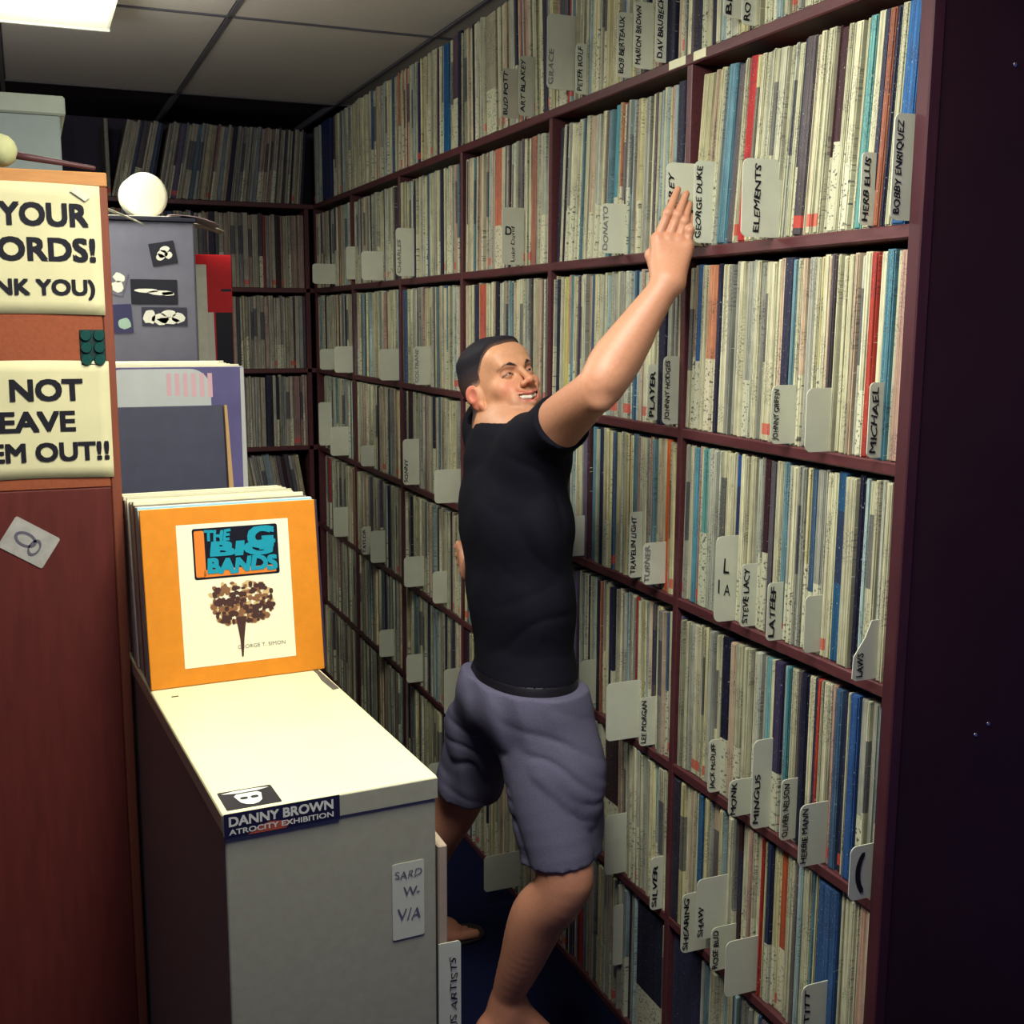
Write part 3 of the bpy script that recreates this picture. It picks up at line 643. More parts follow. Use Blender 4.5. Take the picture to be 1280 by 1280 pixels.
lettering('..........', (.07, -.0008, .135), (1, 0, 0), (0, 0, 1), .12, .006, plain('dim_print', (92, 94, 112), .6), bsx) if False else None
bpy.data.objects.remove(P2)

# third cabinet, grey case with stickers on it
c3 = empty('low_cabinet', (.08, 3.28, 0)); tagk(c3, 'dark cabinet farthest back in the aisle, under the stickered grey case', 'cabinet')
lb(c3, 'body', 0, .445, 0, .62, 0, 1.466, MG2); lb(c3, 'plinth', .01, .43, -.004, -.0005, 0, .06, M_DARK)
gc = empty('equipment_case', (.06, 3.30, 1.468)); tagk(gc, 'slate grey case covered in stickers, a white disc standing on top', 'case')
MG3 = plain('slate_grey_case', (104, 104, 118), .55, .12, 14)
lb(gc, 'body', 0, .375, 0, .34, 0, .405, MG3, .006); lb(gc, 'lid', -.004, .379, -.006, .346, .4055, .416, plain('black_lid', (26, 26, 40), .5), .002)
def sq_sticker(name, cx, cz, wd, ht, tilt, mat, label, blobs, bmat):
    o, M = sticker(name, gc, (cx-.06, -.0006, cz-1.468), 0, rrect(-wd/2, wd/2, -ht/2, ht/2, .002), mat, label, True, tilt)
    for (a, b, ra, rb) in blobs:
        n = 11; decal('print', o, [(a+ra*math.cos(6.283*i/n)*rr.uniform(.75, 1.1), b+rb*math.sin(6.283*i/n)*rr.uniform(.75, 1.1)) for i in range(n)], M @ Matrix.Translation((0, 0, .0008)), bmat, .0003)
sq_sticker('square_sticker', .351, 1.790, .066, .060, .18, M_BLACKP, 'black square sticker with white scrawl, highest on the grey case', [(-.01, -.008, .012, .010), (.006, .010, .014, .009), (.012, -.006, .012, .010), (-.002, .0, .014, .012)], M_WHITEP)
sq_sticker('wide_sticker', .324, 1.689, .120, .066, .0, M_BLACKP, 'wide black sticker with a white streak on the grey case', [(-.018, .004, .034, .006), (.018, -.002, .038, .007), (.035, -.004, .018, .006)], M_WHITEP)
sq_sticker('logo_sticker', .348, 1.624, .118, .050, .0, plain('charcoal_print', (44, 44, 60), .5), 'charcoal sticker with white blocky logo under the wide black one', [(-.038, 0, .018, .020), (-.012, -.006, .022, .016), (.012, .010, .020, .010), (.036, -.002, .018, .016), (.010, -.010, .03, .010)], M_WHITEP)
sq_sticker('pale_sticker', .232, 1.712, .040, .064, -.3, MG3, 'torn white sticker near the pinboard edge on the grey case', [(0, .014, .016, .014), (.002, -.010, .016, .016)], M_WHITEP)
sq_sticker('small_sticker', .240, 1.618, .050, .076, .05, plain('navy_print2', (48, 46, 84), .5), 'small navy and pale green sticker low on the grey case', [(.004, -.012, .018, .016)], plain('pale_green_print', (150, 178, 160), .5))
# white disc
dk = empty('white_disc', (.318, 3.42, 1.886)); tagk(dk, 'round white tub standing on edge on the grey case', 'tub')
MD = Matrix.Translation((0, 0, .0625)) @ Matrix.Rotation(math.radians(8), 4, 'Z') @ Matrix.Rotation(math.radians(90), 4, 'X')
lathe('lid', [(.001, .030), (.050, .030), (.057, .028), (.0605, .022), (.0605, .016)], plain('bright_white_plastic', (206, 204, 180), .5, .03), dk, MD, 40)
lathe('tub_body', [(.0575, .0155), (.0585, .0), (.057, -.045), (.054, -.05)], plain('white_plastic', (222, 222, 200), .5, .03), dk, MD, 40)
def sheet(name, pts, z, mat, label, curl=.01, cat='paper'):
    """thin curled sheet: four corners, bent upward at one end"""
    n = 8; V = []; F = []
    for j in range(n+1):
        for i in range(n+1):
            u, v = i/n, j/n
            a = Vector(pts[0]).lerp(Vector(pts[1]), u); b = Vector(pts[3]).lerp(Vector(pts[2]), u); q = a.lerp(b, v)
            V.append((q.x, q.y, z+q.z+curl*(u**3)*(1 if curl > 0 else 1)+.001*math.sin(v*6)))
    for j in range(n):
        for i in range(n): a = j*(n+1)+i; F.append((a, a+1, a+n+2, a+n+1))
    me = bpy.data.meshes.new(name); me.from_pydata(V, [], F); me.update()
    o = link(name, me, mat, None, True); s = o.modifiers.new('t', 'SOLIDIFY'); s.thickness = .0015
    return tagk(o, label, cat)
MP = plain('paper_white', (214, 210, 190), .7, .1)
sheet('paper_sheet', [(.10, 3.31, 0), (.40, 3.305, 0), (.41, 3.40, 0), (.10, 3.40, 0)], 1.8865, MP, 'loose cream papers lying in front of the white tub', .002)
sheet('paper_sheet', [(.37, 3.30, 0), (.50, 3.295, 0), (.51, 3.46, 0), (.37, 3.46, 0)], 1.892, plain('paper_mauve', (150, 130, 136), .7), 'mauve paper overhanging the side of the grey case', -.022)
sheet('paper_sheet', [(.40, 3.50, 0), (.545, 3.50, 0), (.55, 3.62, 0), (.40, 3.62, 0)], 1.889, MP, 'white sheet drooping past the side of the grey case', -.02)
sheet('paper_strip', [(.145, 2.93, 0), (.262, 2.86, -.052), (.268, 2.885, -.052), (.15, 3.02, 0)], 1.889, MP, 'white paper strip hanging off the case near the pinboard edge', -.004)
# covers behind the case
sleeve(c3, .122, .405, .314, .314, .010, (226, 224, 204), 0, 'white record cover peeping out beside the grey case', 'covers beside the case', 1.4675)
rc_ = sleeve(c3, .200, .425, .314, .345, .010, (206, 26, 36), 0, 'bright red record cover with a black corner, beside the grey case', 'covers beside the case', 1.4675)
decal('black_corner', rc_, [(.262, 0), (.312, 0), (.312, .172), (.262, .172)], fm(0, 0, .0002), M_BLACKP, .0003)
decal('black_bar', rc_, [(.280, .235), (.312, .235), (.312, .243), (.280, .243)], fm(0, 0, .0002), M_BLACKP, .0003)
decal('white_corner', rc_, [(.235, 0), (.258, 0), (.256, .172), (.235, .172)], fm(0, 0, .0002), M_WHITEP, .0003)

# ------------------------------------------------------------------ the man: bodies grown from distance fields
def rc(a, b, ra, rb, k=.02, sq=None, mode='add'):
    """tapered limb; sq = (axis, factor) flattens the section along a direction"""
    a = np.array(a, float); b = np.array(b, float)
    def f(P):
        ab = b-a; t = np.clip(((P-a)@ab)/(ab@ab+1e-12), 0, 1); q = P-a-t[..., None]*ab
        if sq is not None:
            n = np.array(sq[0], float); n /= np.linalg.norm(n); q = q+((q@n)*(sq[1]-1))[..., None]*n
        return np.linalg.norm(q, axis=-1)-(ra+(rb-ra)*t)
    m = max(ra, rb)*(1.0 if sq is None else max(1, 1/sq[1]))+k+.02
    return (mode, f, np.minimum(a, b)-m, np.maximum(a, b)+m, k)
def el(c, r, k=.02, rot=None, mode='add'):
    c = np.array(c, float); r = np.array(r, float); Rm = np.array(rot) if rot is not None else None
    def f(P):
        q = P-c
        if Rm is not None: q = q@Rm
        k0 = np.linalg.norm(q/r, axis=-1); k1 = np.linalg.norm(q/(r*r), axis=-1)
        return k0*(k0-1)/np.maximum(k1, 1e-9)
    m = r.max()+k+.02
    return (mode, f, c-m, c+m, k)
def grid_eval(prims, lo, hi, h, init=.06):
    n = np.ceil((np.array(hi)-lo)/h).astype(int)+1
    ax = [lo[i]+h*np.arange(n[i]) for i in range(3)]
    D = np.full(n, init, np.float32)
    for mode, f, l, u, k in prims:
        s0 = [max(0, int((l[i]-lo[i])/h)) for i in range(3)]; s1 = [min(n[i], int((u[i]-lo[i])/h)+2) for i in range(3)]
        if any(s1[i] <= s0[i] for i in range(3)): continue
        sl = tuple(slice(s0[i], s1[i]) for i in range(3))
        P = np.stack(np.meshgrid(ax[0][sl[0]], ax[1][sl[1]], ax[2][sl[2]], indexing='ij'), -1)
        d = f(P).astype(np.float32); A = D[sl]
        if mode == 'add':
            hh = np.clip(.5+.5*(A-d)/k, 0, 1); D[sl] = A*(1-hh)+d*hh-k*hh*(1-hh)
        elif mode == 'sub':
            hh = np.clip(.5-.5*(A+d)/k, 0, 1); D[sl] = A*(1-hh)-d*hh+k*hh*(1-hh)
        elif mode == 'int': D[sl] = np.maximum(A, d)
    return D, np.array(lo, float)
def surface_nets(D, lo, h):
    S_ = D < 0
    c = np.zeros(np.array(D.shape)-1, np.int8)
    for i in (0, 1):
        for j in (0, 1):
            for k in (0, 1): c += S_[i:D.shape[0]-1+i, j:D.shape[1]-1+j, k:D.shape[2]-1+k]
    act = np.argwhere((c > 0) & (c < 8)); idx = -np.ones(c.shape, np.int32); idx[tuple(act.T)] = np.arange(len(act))
    acc = np.zeros((len(act), 3)); cn = np.zeros(len(act))
    for axis in range(3):
        o1, o2 = [q for q in range(3) if q != axis]
        for a in (0, 1):
            for b in (0, 1):
                p = act.copy(); p[:, o1] += a; p[:, o2] += b; q = p.copy(); q[:, axis] += 1
                da = D[tuple(p.T)].astype(float); db = D[tuple(q.T)].astype(float); m = (da < 0) != (db < 0)
                t = np.where(m, da/np.where(m, da-db, 1), 0); pos = p.astype(float); pos[:, axis] += t
                acc[m] += pos[m]; cn[m] += 1
    V = lo+h*acc/cn[:, None]; F = []
    for axis in range(3):
        o1, o2 = [(1, 2), (2, 0), (0, 1)][axis]
        sl0 = [slice(None)]*3; sl1 = [slice(None)]*3; sl0[axis] = slice(0, -1); sl1[axis] = slice(1, None)
        ch = S_[tuple(sl0)] != S_[tuple(sl1)]; e = np.argwhere(ch)
        ok = (e[:, o1] > 0) & (e[:, o2] > 0) & (e[:, o1] < D.shape[o1]-1) & (e[:, o2] < D.shape[o2]-1); e = e[ok]
        def ci(a, b):
            q = e.copy(); q[:, o1] -= a; q[:, o2] -= b; return idx[tuple(q.T)]
        quad = np.stack([ci(1, 1), ci(0, 1), ci(0, 0), ci(1, 0)], 1)
        inside = S_[tuple(e.T)]; quad[~inside] = quad[~inside][:, ::-1]; F.append(quad)
    return V, np.concatenate(F)
def npmesh(name, V, F, colors=None):
    me = bpy.data.meshes.new(name); me.vertices.add(len(V)); me.vertices.foreach_set('co', np.asarray(V, 'f').ravel())
    me.loops.add(len(F)*4); me.loops.foreach_set('vertex_index', np.asarray(F, np.int32).ravel())
    me.polygons.add(len(F)); me.polygons.foreach_set('loop_start', np.arange(len(F), dtype=np.int32)*4)
    me.polygons.foreach_set('loop_total', np.full(len(F), 4, np.int32)) if False else None
    me.update(calc_edges=True); me.validate()
    if colors is not None:
        a = me.attributes.new('col', 'FLOAT_COLOR', 'POINT'); a.data.foreach_set('color', np.c_[colors, np.ones(len(colors))].astype('f').ravel())
    me.polygons.foreach_set('use_smooth', np.ones(len(me.polygons), bool)); return me
def attr_mat(name, rough, spec=.35, noise=0, scale=120, bump=.1, sss=0):
    m, nt, b = nm(name); at = N(nt, 'ShaderNodeAttribute', attribute_name='col'); tc = N(nt, 'ShaderNodeTexCoord')
    n = N(nt, 'ShaderNodeTexNoise', i={'Scale': scale, 'Detail': 4}); nt.links.new(tc.outputs['Object'], n.inputs['Vector'])
    r = N(nt, 'ShaderNodeMapRange', i={'From Min': .3, 'From Max': .7, 'To Min': 1-noise, 'To Max': 1+noise}); nt.links.new(n.outputs[0], r.inputs[0])
    s_ = N(nt, 'ShaderNodeVectorMath', operation='SCALE'); nt.links.new(at.outputs['Color'], s_.inputs[0]); nt.links.new(r.outputs[0], s_.inputs['Scale'])
    nt.links.new(s_.outputs[0], b.inputs['Base Color']); b.inputs['Roughness'].default_value = rough; b.inputs['Specular IOR Level'].default_value = spec
    bp = N(nt, 'ShaderNodeBump', i={'Strength': bump, 'Distance': .001}); nt.links.new(n.outputs[0], bp.inputs['Height']); nt.links.new(bp.outputs[0], b.inputs['Normal'])
    if sss: b.inputs['Subsurface Weight'].default_value = sss; b.inputs['Subsurface Radius'].default_value = (.012, .005, .003); b.inputs['Subsurface Scale'].default_value = .6
    return m
M_SKIN = attr_mat('skin', .48, .4, .05, 150, .12, .03)
A = lambda *v: np.array(v, float)
def nrm(v): v = np.array(v, float); return v/np.linalg.norm(v)
# joints
PEL = A(.938, 2.20, .875); CHEST = A(.948, 2.29, 1.20); NB = A(.950, 2.345, 1.382)
RSH = A(.958, 2.185, 1.366); REL = A(.972, 1.955, 1.492); RWR = A(1.103, 1.925, 1.690)
LSH = A(.972, 2.475, 1.380); LEL = A(1.07, 2.67, 1.15); LWR = A(1.055, 2.85, .962)
RHP = A(.925, 2.135, .85); RKN = A(.946, 2.015, .500); RAN = A(.878, 2.155, .155)
LHP = A(.915, 2.285, .84); LKN = A(.878, 2.46, .492); LAN = A(.800, 2.70, .10)
# head frame
R_, U_, B_ = np.array(CR), np.array(CU), -np.array(CF)
hz = nrm(-.33*R_+.93*U_-.07*B_); hx = nrm(-.76*R_-.22*U_+.61*B_); hx = nrm(hx-(hx@hz)*hz); hy = np.cross(hz, hx)
HR = .95*np.stack([hx, hy, hz], 1)                      # columns: right of the face, forward, up
HC = A(.954, 2.40, 1.478)
def HW(p): return HC+HR@np.array(p, float)
def chain(pts, rad, k=.02, sq=None):
    """one limb along a smooth line through the joints, its radius changing smoothly"""
    P_ = [np.array(p, float) for p in pts]; P_ = [2*P_[0]-P_[1]]+P_+[2*P_[-1]-P_[-2]]; r_ = [rad[0]]+list(rad)+[rad[-1]]
    Q = []; W = []
    for i in range(1, len(P_)-2):
        for t in np.linspace(0, 1, 6, endpoint=False):
            f = lambda a, b, c, d: .5*((2*b)+(-a+c)*t+(2*a-5*b+4*c-d)*t*t+(-a+3*b-3*c+d)*t**3)
            Q.append(f(*P_[i-1:i+3])); W.append(f(*r_[i-1:i+3]))
    Q.append(P_[-2]); W.append(r_[-2]); segs = [rc(Q[i], Q[i+1], W[i], W[i+1], .0, sq) for i in range(len(Q)-1)]
    def F_(P):
        D_ = segs[0][1](P)
        for g in segs[1:]: D_ = np.minimum(D_, g[1](P))
        return D_
    lo_ = np.min([g[2] for g in segs], 0)-k; hi_ = np.max([g[3] for g in segs], 0)+k
    return ('add', F_, lo_, hi_, k)
def mixp(a, b, t, o=(0, 0, 0)): return a*(1-t)+b*t+np.array(o)
torso = [el(PEL+A(0, 0, -.02), (.085, .125, .10), .03), rc(PEL, CHEST, .083, .088, .05, ((0, 1, 0), .68)), rc(CHEST, NB, .085, .05, .05, ((0, 1, 0), .6)),
 rc(RSH, LSH, .048, .048, .04)]
neck = [rc(NB-A(0, 0, .03), HW((0, -.026, -.05)), .052, .050, .02), rc(NB+A(.01, 0, 0), HW((.045, -.012, -.05)), .022, .016, .02)]
rarm = [chain([RSH, mixp(RSH, REL, .45, (0, 0, .004)), REL, mixp(REL, RWR, .24, (.003, 0, .002)), mixp(REL, RWR, .62), RWR], [.055, .050, .041, .047, .036, .0265], .02),
 rc(mixp(REL, RWR, .06, (.014, -.018, -.016)), mixp(REL, RWR, .52, (.016, -.010, -.010)), .020, .016, .010),
 rc(mixp(RSH, REL, .4, (.0, -.012, -.022)), mixp(RSH, REL, .86, (.004, -.006, -.014)), .030, .022, .012), el(REL+A(.000, -.022, -.022), (.022, .020, .020), .012)]
larm = [chain([LSH, mixp(LSH, LEL, .5), LEL, mixp(LEL, LWR, .28), LWR], [.055, .047, .040, .044, .027], .02)]
rleg = [chain([RHP, mixp(RHP, RKN, .5), RKN, mixp(RKN, RAN, .30, (-.010, .012, 0)), mixp(RKN, RAN, .62, (-.008, .006, 0)), RAN+A(0, 0, .01), RAN-A(0, 0, .03)], [.066, .072, .056, .0585, .047, .032, .032], .02),
 el(RKN+A(.014, -.010, .004), (.041, .043, .050), .02)]
lleg = [chain([LHP, mixp(LHP, LKN, .5), LKN, mixp(LKN, LAN, .30, (-.008, .008, 0)), mixp(LKN, LAN, .62), LAN+A(0, 0, .01), LAN-A(0, 0, .03)], [.064, .070, .054, .055, .044, .031, .031], .02)]
body = torso+neck+rarm+larm+rleg+lleg
def foot(an, d):
    d = nrm(d); s = np.array([-d[1], d[0], 0]); h0 = A(an[0], an[1], max(0, an[2]-.095))-d*.0; up = h0[2]; h1 = A(an[0], an[1], 0)
    L = [rc(an, h0-d*.03+A(0, 0, .038), .033, .028, .02), rc(h0-d*.035+A(0, 0, .038), h1+d*.12+A(0, 0, .034), .029, .030, .02, (s, .95)), rc(an+d*.02-A(0, 0, .01), h1+d*.13+A(0, 0, .036), .030, .022, .03),
         rc(h0*.5+h1*.5+d*.06+A(0, 0, .030), h1+d*.145+A(0, 0, .028), .030, .030, .02, (s, .72))]
    for i in range(5):
        o_ = (-.034+.017*i); ln = (.205, .20, .192, .182, .170)[i]; r_ = (.013, .0095, .009, .0085, .008)[i]
        L.append(rc(h1+d*.14+s*o_+A(0, 0, .028), h1+d*ln+s*o_*1.05+A(0, 0, .022), r_, r_*.95, .006))
    return L
FD_R = A(.93, -.30, 0); FD_L = A(.96, .10, 0)
body += foot(RAN, FD_R)+foot(LAN, FD_L)
def skin_cols(V):
    c = np.array(lin((186, 132, 104)))[None]*np.ones((len(V), 1))
    red = np.array(lin((168, 98, 82)))
    t = np.clip((1.0-V[:, 2])/.9, 0, 1)[:, None]*.35
    return c*(1-t)+red*t
def build(prims, lo, hi, h):
    D, l0 = grid_eval(prims, A(*lo), A(*hi), h); return surface_nets(D, l0, h)
VB, FB = build(body, (.66, 1.83, .0), (1.19, 3.0, 1.66), .0052)
# --- hands, finer
def hand(wr, kn, wdir, tips, thumb, kn_r=.0115):
    """palm from wrist to knuckles; wdir = across the palm from index to little finger"""
    al = nrm(kn-wr); w_ = nrm(wdir-(wdir@al)*al); nn = np.cross(al, w_); L = []
    ks = [kn+w_*o_ for o_ in (-.031, -.011, .009, .026)]; ks[3] = ks[3]-al*.010; ks[0] = ks[0]-al*.003
    for i, k_ in enumerate(ks): L.append(rc(wr+w_*(-.012+.008*i), k_, .017, .0135, .014))
    L.append(rc(wr, (wr+kn)/2, .027, .020, .012, (nn, 1.25)))
    for k_, (mid, tip), r_ in zip(ks, tips(ks, al, w_, nn), (.0088, .0090, .0086, .0077)):
        L.append(rc(k_, mid, r_*1.1, r_*.95, .003)); L.append(rc(mid, tip, r_*.96, r_*.74, .003)); L.append(el(mid, (r_*1.05,)*3, .004))
        L.append(el(k_+(-nn if False else nn)*0, (r_*1.25,)*3, .006))
    t0, t1, t2 = thumb(wr, al, w_, nn)
    L += [rc(t0, t1, .016, .012, .012), rc(t1, t2, .012, .0095, .005)]
    return L, ks
RKNK = A(1.130, 1.955, 1.766)
RT = [A(1.146, 1.974, 1.861), A(1.160, 1.966, 1.853), A(1.165, 1.962, 1.834), A(1.166, 1.956, 1.812)]
def rtips(ks, al, w_, nn): return [((k_*.5+t*.5)-CFn*.010, t) for k_, t in zip(ks, RT)]
CFn = np.array(CF)
RH, rks = hand(RWR, RKNK, R_*1.0, rtips, lambda wr, al, w_, nn: (wr+al*.018-w_*.020+CFn*.006, wr+al*.055-w_*.036+CFn*.022, wr+al*.082-w_*.026+CFn*.040))
for k_ in rks: RH.append(el(k_-CFn*.006, (.009, .009, .009), .006))
fore = rarm
VH, FH = build(fore+RH, RWR-A(.06, .075, .03), A(1.21, 2.06, 1.90), .0021)
LKNK = A(1.062, 2.925, .970)
def ltips(ks, al, w_, nn):
    out = []
    for i, k_ in enumerate(ks):
        mid = k_+al*.034+A(-.002, 0, .006-.004*i); out.append((mid, mid+A(.016, .024, .004-.004*i)))
    return out
LH, lks = hand(LWR, LKNK, A(.25, .3, -1), ltips, lambda wr, al, w_, nn: (wr+al*.02-w_*.022, wr+al*.05-w_*.045, wr+al*.085-w_*.052))
VL, FL = build(larm+LH, (.96, 2.83, .84), (1.19, 3.08, 1.06), .0026)
# --- head, local frame
def hb(f):                                           # body primitive seen from the head frame
    return lambda P: f(HC+P@HR.T)/.95
headp = [el((0, -.008, .024), (.074, .092, .080), .02), el((0, .030, -.035), (.058, .060, .076), .03), el((0, .074, -.104), (.024, .020, .018), .025),
 rc((-.052, .006, -.066), (-.012, .072, -.106), .014, .014, .022), rc((.052, .006, -.066), (.012, .072, -.106), .014, .014, .022),
 el((-.041, .062, -.026), (.022, .020, .020), .02), el((.041, .062, -.026), (.022, .020, .020), .02), el((0, .064, .044), (.054, .028, .034), .03),
 rc((-.036, .080, .020), (-.012, .090, .017), .0085, .009, .014), rc((.036, .080, .020), (.012, .090, .017), .0085, .009, .014),
 el((0, .077, -.064), (.031, .019, .027), .02),
 el((-.031, .096, -.001), (.016, .013, .0105), .010, None, 'sub'), el((.031, .096, -.001), (.016, .013, .0105), .010, None, 'sub'),
 rc((0, .088, .014), (0, .111, -.026), .0070, .0080, .010), el((0, .112, -.028), (.0095, .0085, .008), .006), el((-.0135, .102, -.032), (.0075, .009, .0065), .006), el((.0135, .102, -.032), (.0075, .009, .0065), .006),
 el((-.0065, .108, -.0385), (.003, .004, .003), .002, None, 'sub'), el((.0065, .108, -.0385), (.003, .004, .003), .002, None, 'sub'),
 el((-.031, .0775, -.001), (.0145, .0125, .0125), .003), el((.031, .0775, -.001), (.0145, .0125, .0125), .003),
 rc((-.030, .079, -.042), (-.035, .077, -.062), .0075, .007, .016), rc((.030, .079, -.042), (.035, .077, -.062), .0075, .007, .016),
]
for s_ in (-1, 1):
    # slit between the lids, smile opening, lips
    headp += [rc((s_*.020, .091, -.0025), (s_*.031, .094, -.0003), .0022, .0030, .0015, None, 'sub'), rc((s_*.031, .094, -.0003), (s_*.043, .086, -.0030), .0030, .0016, .0015, None, 'sub')]
    headp += [rc((0, .1015, -.0555), (s_*.020, .094, -.0525), .0046, .0040, .005), rc((s_*.020, .094, -.0525), (s_*.031, .085, -.0480), .0040, .0026, .005),
              rc((0, .0985, -.0770), (s_*.018, .0915, -.0700), .0056, .0045, .006), rc((s_*.018, .0915, -.0700), (s_*.031, .084, -.0500), .0045, .0026, .006)]
for s_ in (-1, 1):
    headp += [rc((0, .104, -.0655), (s_*.018, .0965, -.0605), .0062, .0058, .002, None, 'sub'), rc((s_*.018, .0965, -.0605), (s_*.028, .0885, -.0520), .0058, .0020, .002, None, 'sub'), rc((0, .094, -.0655), (s_*.016, .088, -.061), .0062, .005, .002, None, 'sub')]
    er = np.array(Matrix.Rotation(math.radians(s_*22), 3, 'Z') @ Matrix.Rotation(math.radians(-12), 3, 'X'))
    headp += [el((s_*.075, .004, -.020), (.0070, .018, .030), .006, er), el((s_*.082, .001, -.012), (.006, .0175, .022), .003, er), el((s_*.087, .007, -.014), (.0065, .010, .015), .003, er, 'sub'), el((s_*.075, .012, -.044), (.006, .008, .010), .005)]
for p in torso[2:4]+neck:
    lo_ = np.array(p[2]); hi_ = np.array(p[3]); cs = np.array([[x, y, z] for x in (lo_[0], hi_[0]) for y in (lo_[1], hi_[1]) for z in (lo_[2], hi_[2])]); cs = (cs-HC)@HR/.9025
    headp.insert(0, (p[0], hb(p[1]), cs.min(0), cs.max(0), p[4]))
DH, lh = grid_eval(headp, A(-.115, -.135, -.165), A(.115, .14, .15), .0018)
V0, F0 = surface_nets(DH, lh, .0018)
def sstep(x, a, b): t = np.clip((x-a)/(b-a), 0, 1); return t*t*(3-2*t)
def head_cols(V):
    c = np.array(lin((206, 150, 114)))*np.ones((len(V), 3)); x, y, z = V.T; ax_ = np.abs(x)
    def blend(c, col, w): return c*(1-w[:, None])+np.array(lin(col))*w[:, None]
    c = blend(c, (222, 130, 110), .55*np.exp(-((ax_-.042)**2/.0004+(y-.075)**2/.0008+(z+.03)**2/.0004)))
    c = blend(c, (214, 120, 100), .5*np.exp(-(x**2/.0002+(y-.112)**2/.0003+(z+.03)**2/.0002)))
    c = blend(c, (218, 104, 92), .6*sstep(ax_, .074, .084)*(y < .03)*(y > -.03)*(z > -.055)*(z < .03))
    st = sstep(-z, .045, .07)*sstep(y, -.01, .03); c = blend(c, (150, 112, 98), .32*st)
    c = blend(c, (132, 98, 92), .25*np.exp(-(x**2/.0005+(y-.1)**2/.0008+(z+.047)**2/.00004)))
    zc = -.064+.013*(ax_/.03)**2
    lip = np.exp(-((np.abs(z-zc)-.009)**2/.00002))*(ax_ < .031)*(y > .080)
    c = blend(c, (184, 84, 82), .8*np.clip(lip, 0, 1)); 
    ins = (np.abs(z-zc) < .0075)*(ax_ < .028)*(y < .0955-.2*ax_)*(y > .06); c = blend(c, (90, 30, 34), .9*ins.astype(float))
    c = blend(c, (140, 84, 74), .45*np.exp(-((ax_-.031)**2/.00016+(z-.0005)**2/.00006))*(y > .07))
    zb_ = np.interp(ax_, [.010, .016, .026, .038, .048], [.010, .0150, .0195, .0200, .0140]); c = blend(c, (60, 42, 40), .85*np.exp(-((z-zb_)**2/.0000075))*(ax_ > .012)*(ax_ < .050)*(y > .055)*(1-.5*(ax_ > .043)))
    ze_ = np.interp(ax_, [.016, .031, .046], [-.0030, .0004, -.0040]); c = blend(c, (52, 34, 34), .9*np.exp(-((z-ze_)**2/.0000060))*(ax_ > .0165)*(ax_ < .0455)*(y > .060))
    c = blend(c, (150, 92, 76), .5*np.exp(-((z-.010)**2/.00003))*(ax_ > .014)*(ax_ < .046)*(y > .06))
    return c
Vh = HC+V0@HR.T
parts = [(VB, FB, skin_cols(VB)), (VH, FH, skin_cols(VH)), (VL, FL, skin_cols(VL)), (Vh, F0, head_cols(V0))]
# the coarse body stops short of the face so only the finely cut surface shows there
q = (VB-HC)@HR/.9025; inside = (q[:, 2] > -.075) & (np.abs(q[:, 0]) < .12) & (q[:, 1] < .15) & (q[:, 1] > -.14) & (VB[:, 2] > 1.40)
keep = ~inside[FB].any(1); FB = FB[keep]
dH = (VB-RWR)@nrm(RKNK-RWR); insH = (dH > .004) & (np.linalg.norm(VB-RWR, axis=1) < .12); FB = FB[~insH[FB].all(1)]
parts[0] = (VB, FB, parts[0][2])
VV = np.concatenate([p[0] for p in parts]); off = np.cumsum([0]+[len(p[0]) for p in parts[:-1]])
FF = np.concatenate([p[1]+o_ for p, o_ in zip(parts, off)]); CC = np.concatenate([p[2] for p in parts])
man = empty('person', (.92, 2.35, 0)); tagk(man, 'smiling man in a black T-shirt and grey shorts, stretching one arm up to the records', 'person')
def mpart(name, V, F, mat, cols_=None):
    me = npmesh(name, np.asarray(V)-np.array(man.location), F, cols_); return link(name, me, mat, man, True)
mpart('body', VV, FF, M_SKIN, CC)
# hair: buzz cut, thicker on top
def hair_f(P):
    y = P[..., 1]; z = P[..., 2]; x = np.abs(P[..., 0])
    line = np.interp(y, [-.12, -.07, -.03, -.012, .006, .014, .030, .050, .068, .090], [-.074, -.074, -.070, -.050, .006, .000, .010, .044, .066, .076])
    line = line+.012*np.clip((x-.02)/.04, 0, 1)*(y > .03)+.0016*np.sin(P[..., 0]*900+z*700)*np.sin(y*800)
    return (line-z)*.8
ax3 = [lh[i]+.0018*np.arange(DH.shape[i]) for i in range(3)]
P3 = np.stack(np.meshgrid(*ax3, indexing='ij'), -1)
thick = .0012+.0088*sstep(P3[..., 2], .045, .085)*sstep(-hair_f(P3), .0, .012)
Hd = np.maximum(np.maximum(DH-thick, hair_f(P3)), -(DH+.004)).astype(np.float32)
Hd = np.maximum(Hd, (np.abs(P3[..., 0])-.0765).astype(np.float32))
V1, F1 = surface_nets(Hd, lh, .0018)
hc_ = np.array(lin((30, 27, 36)))*np.ones((len(V1), 3)); fade = (1-sstep(V1[:, 2]-hair_f(V1)*0, .0, .055))[:, None]*.45
hc_ = hc_*(1-fade)+np.array(lin((110, 84, 76)))*fade; ed = ((1-sstep(-hair_f(V1), .0, .009))*(1-.7*sstep(V1[:, 2], .03, .06)))[:, None]*.7; hc_ = hc_*(1-ed)+np.array(lin((176, 130, 104)))*ed
mpart('hair', HC+V1@HR.T, F1, attr_mat('short_dark_hair', .7, .2, .35, 500, .8), hc_)
def headball(name, c, r, mat, sc_=(1, 1, 1)):
    bm = bmesh.new(); bmesh.ops.create_uvsphere(bm, u_segments=18, v_segments=12, radius=r)
    for v in bm.verts:
        p_ = HW((c[0]+v.co.x*sc_[0], c[1]+v.co.y*sc_[1], c[2]+v.co.z*sc_[2])); v.co = Vector(p_)-man.location
    return bmo(name, bm, mat, man, True)
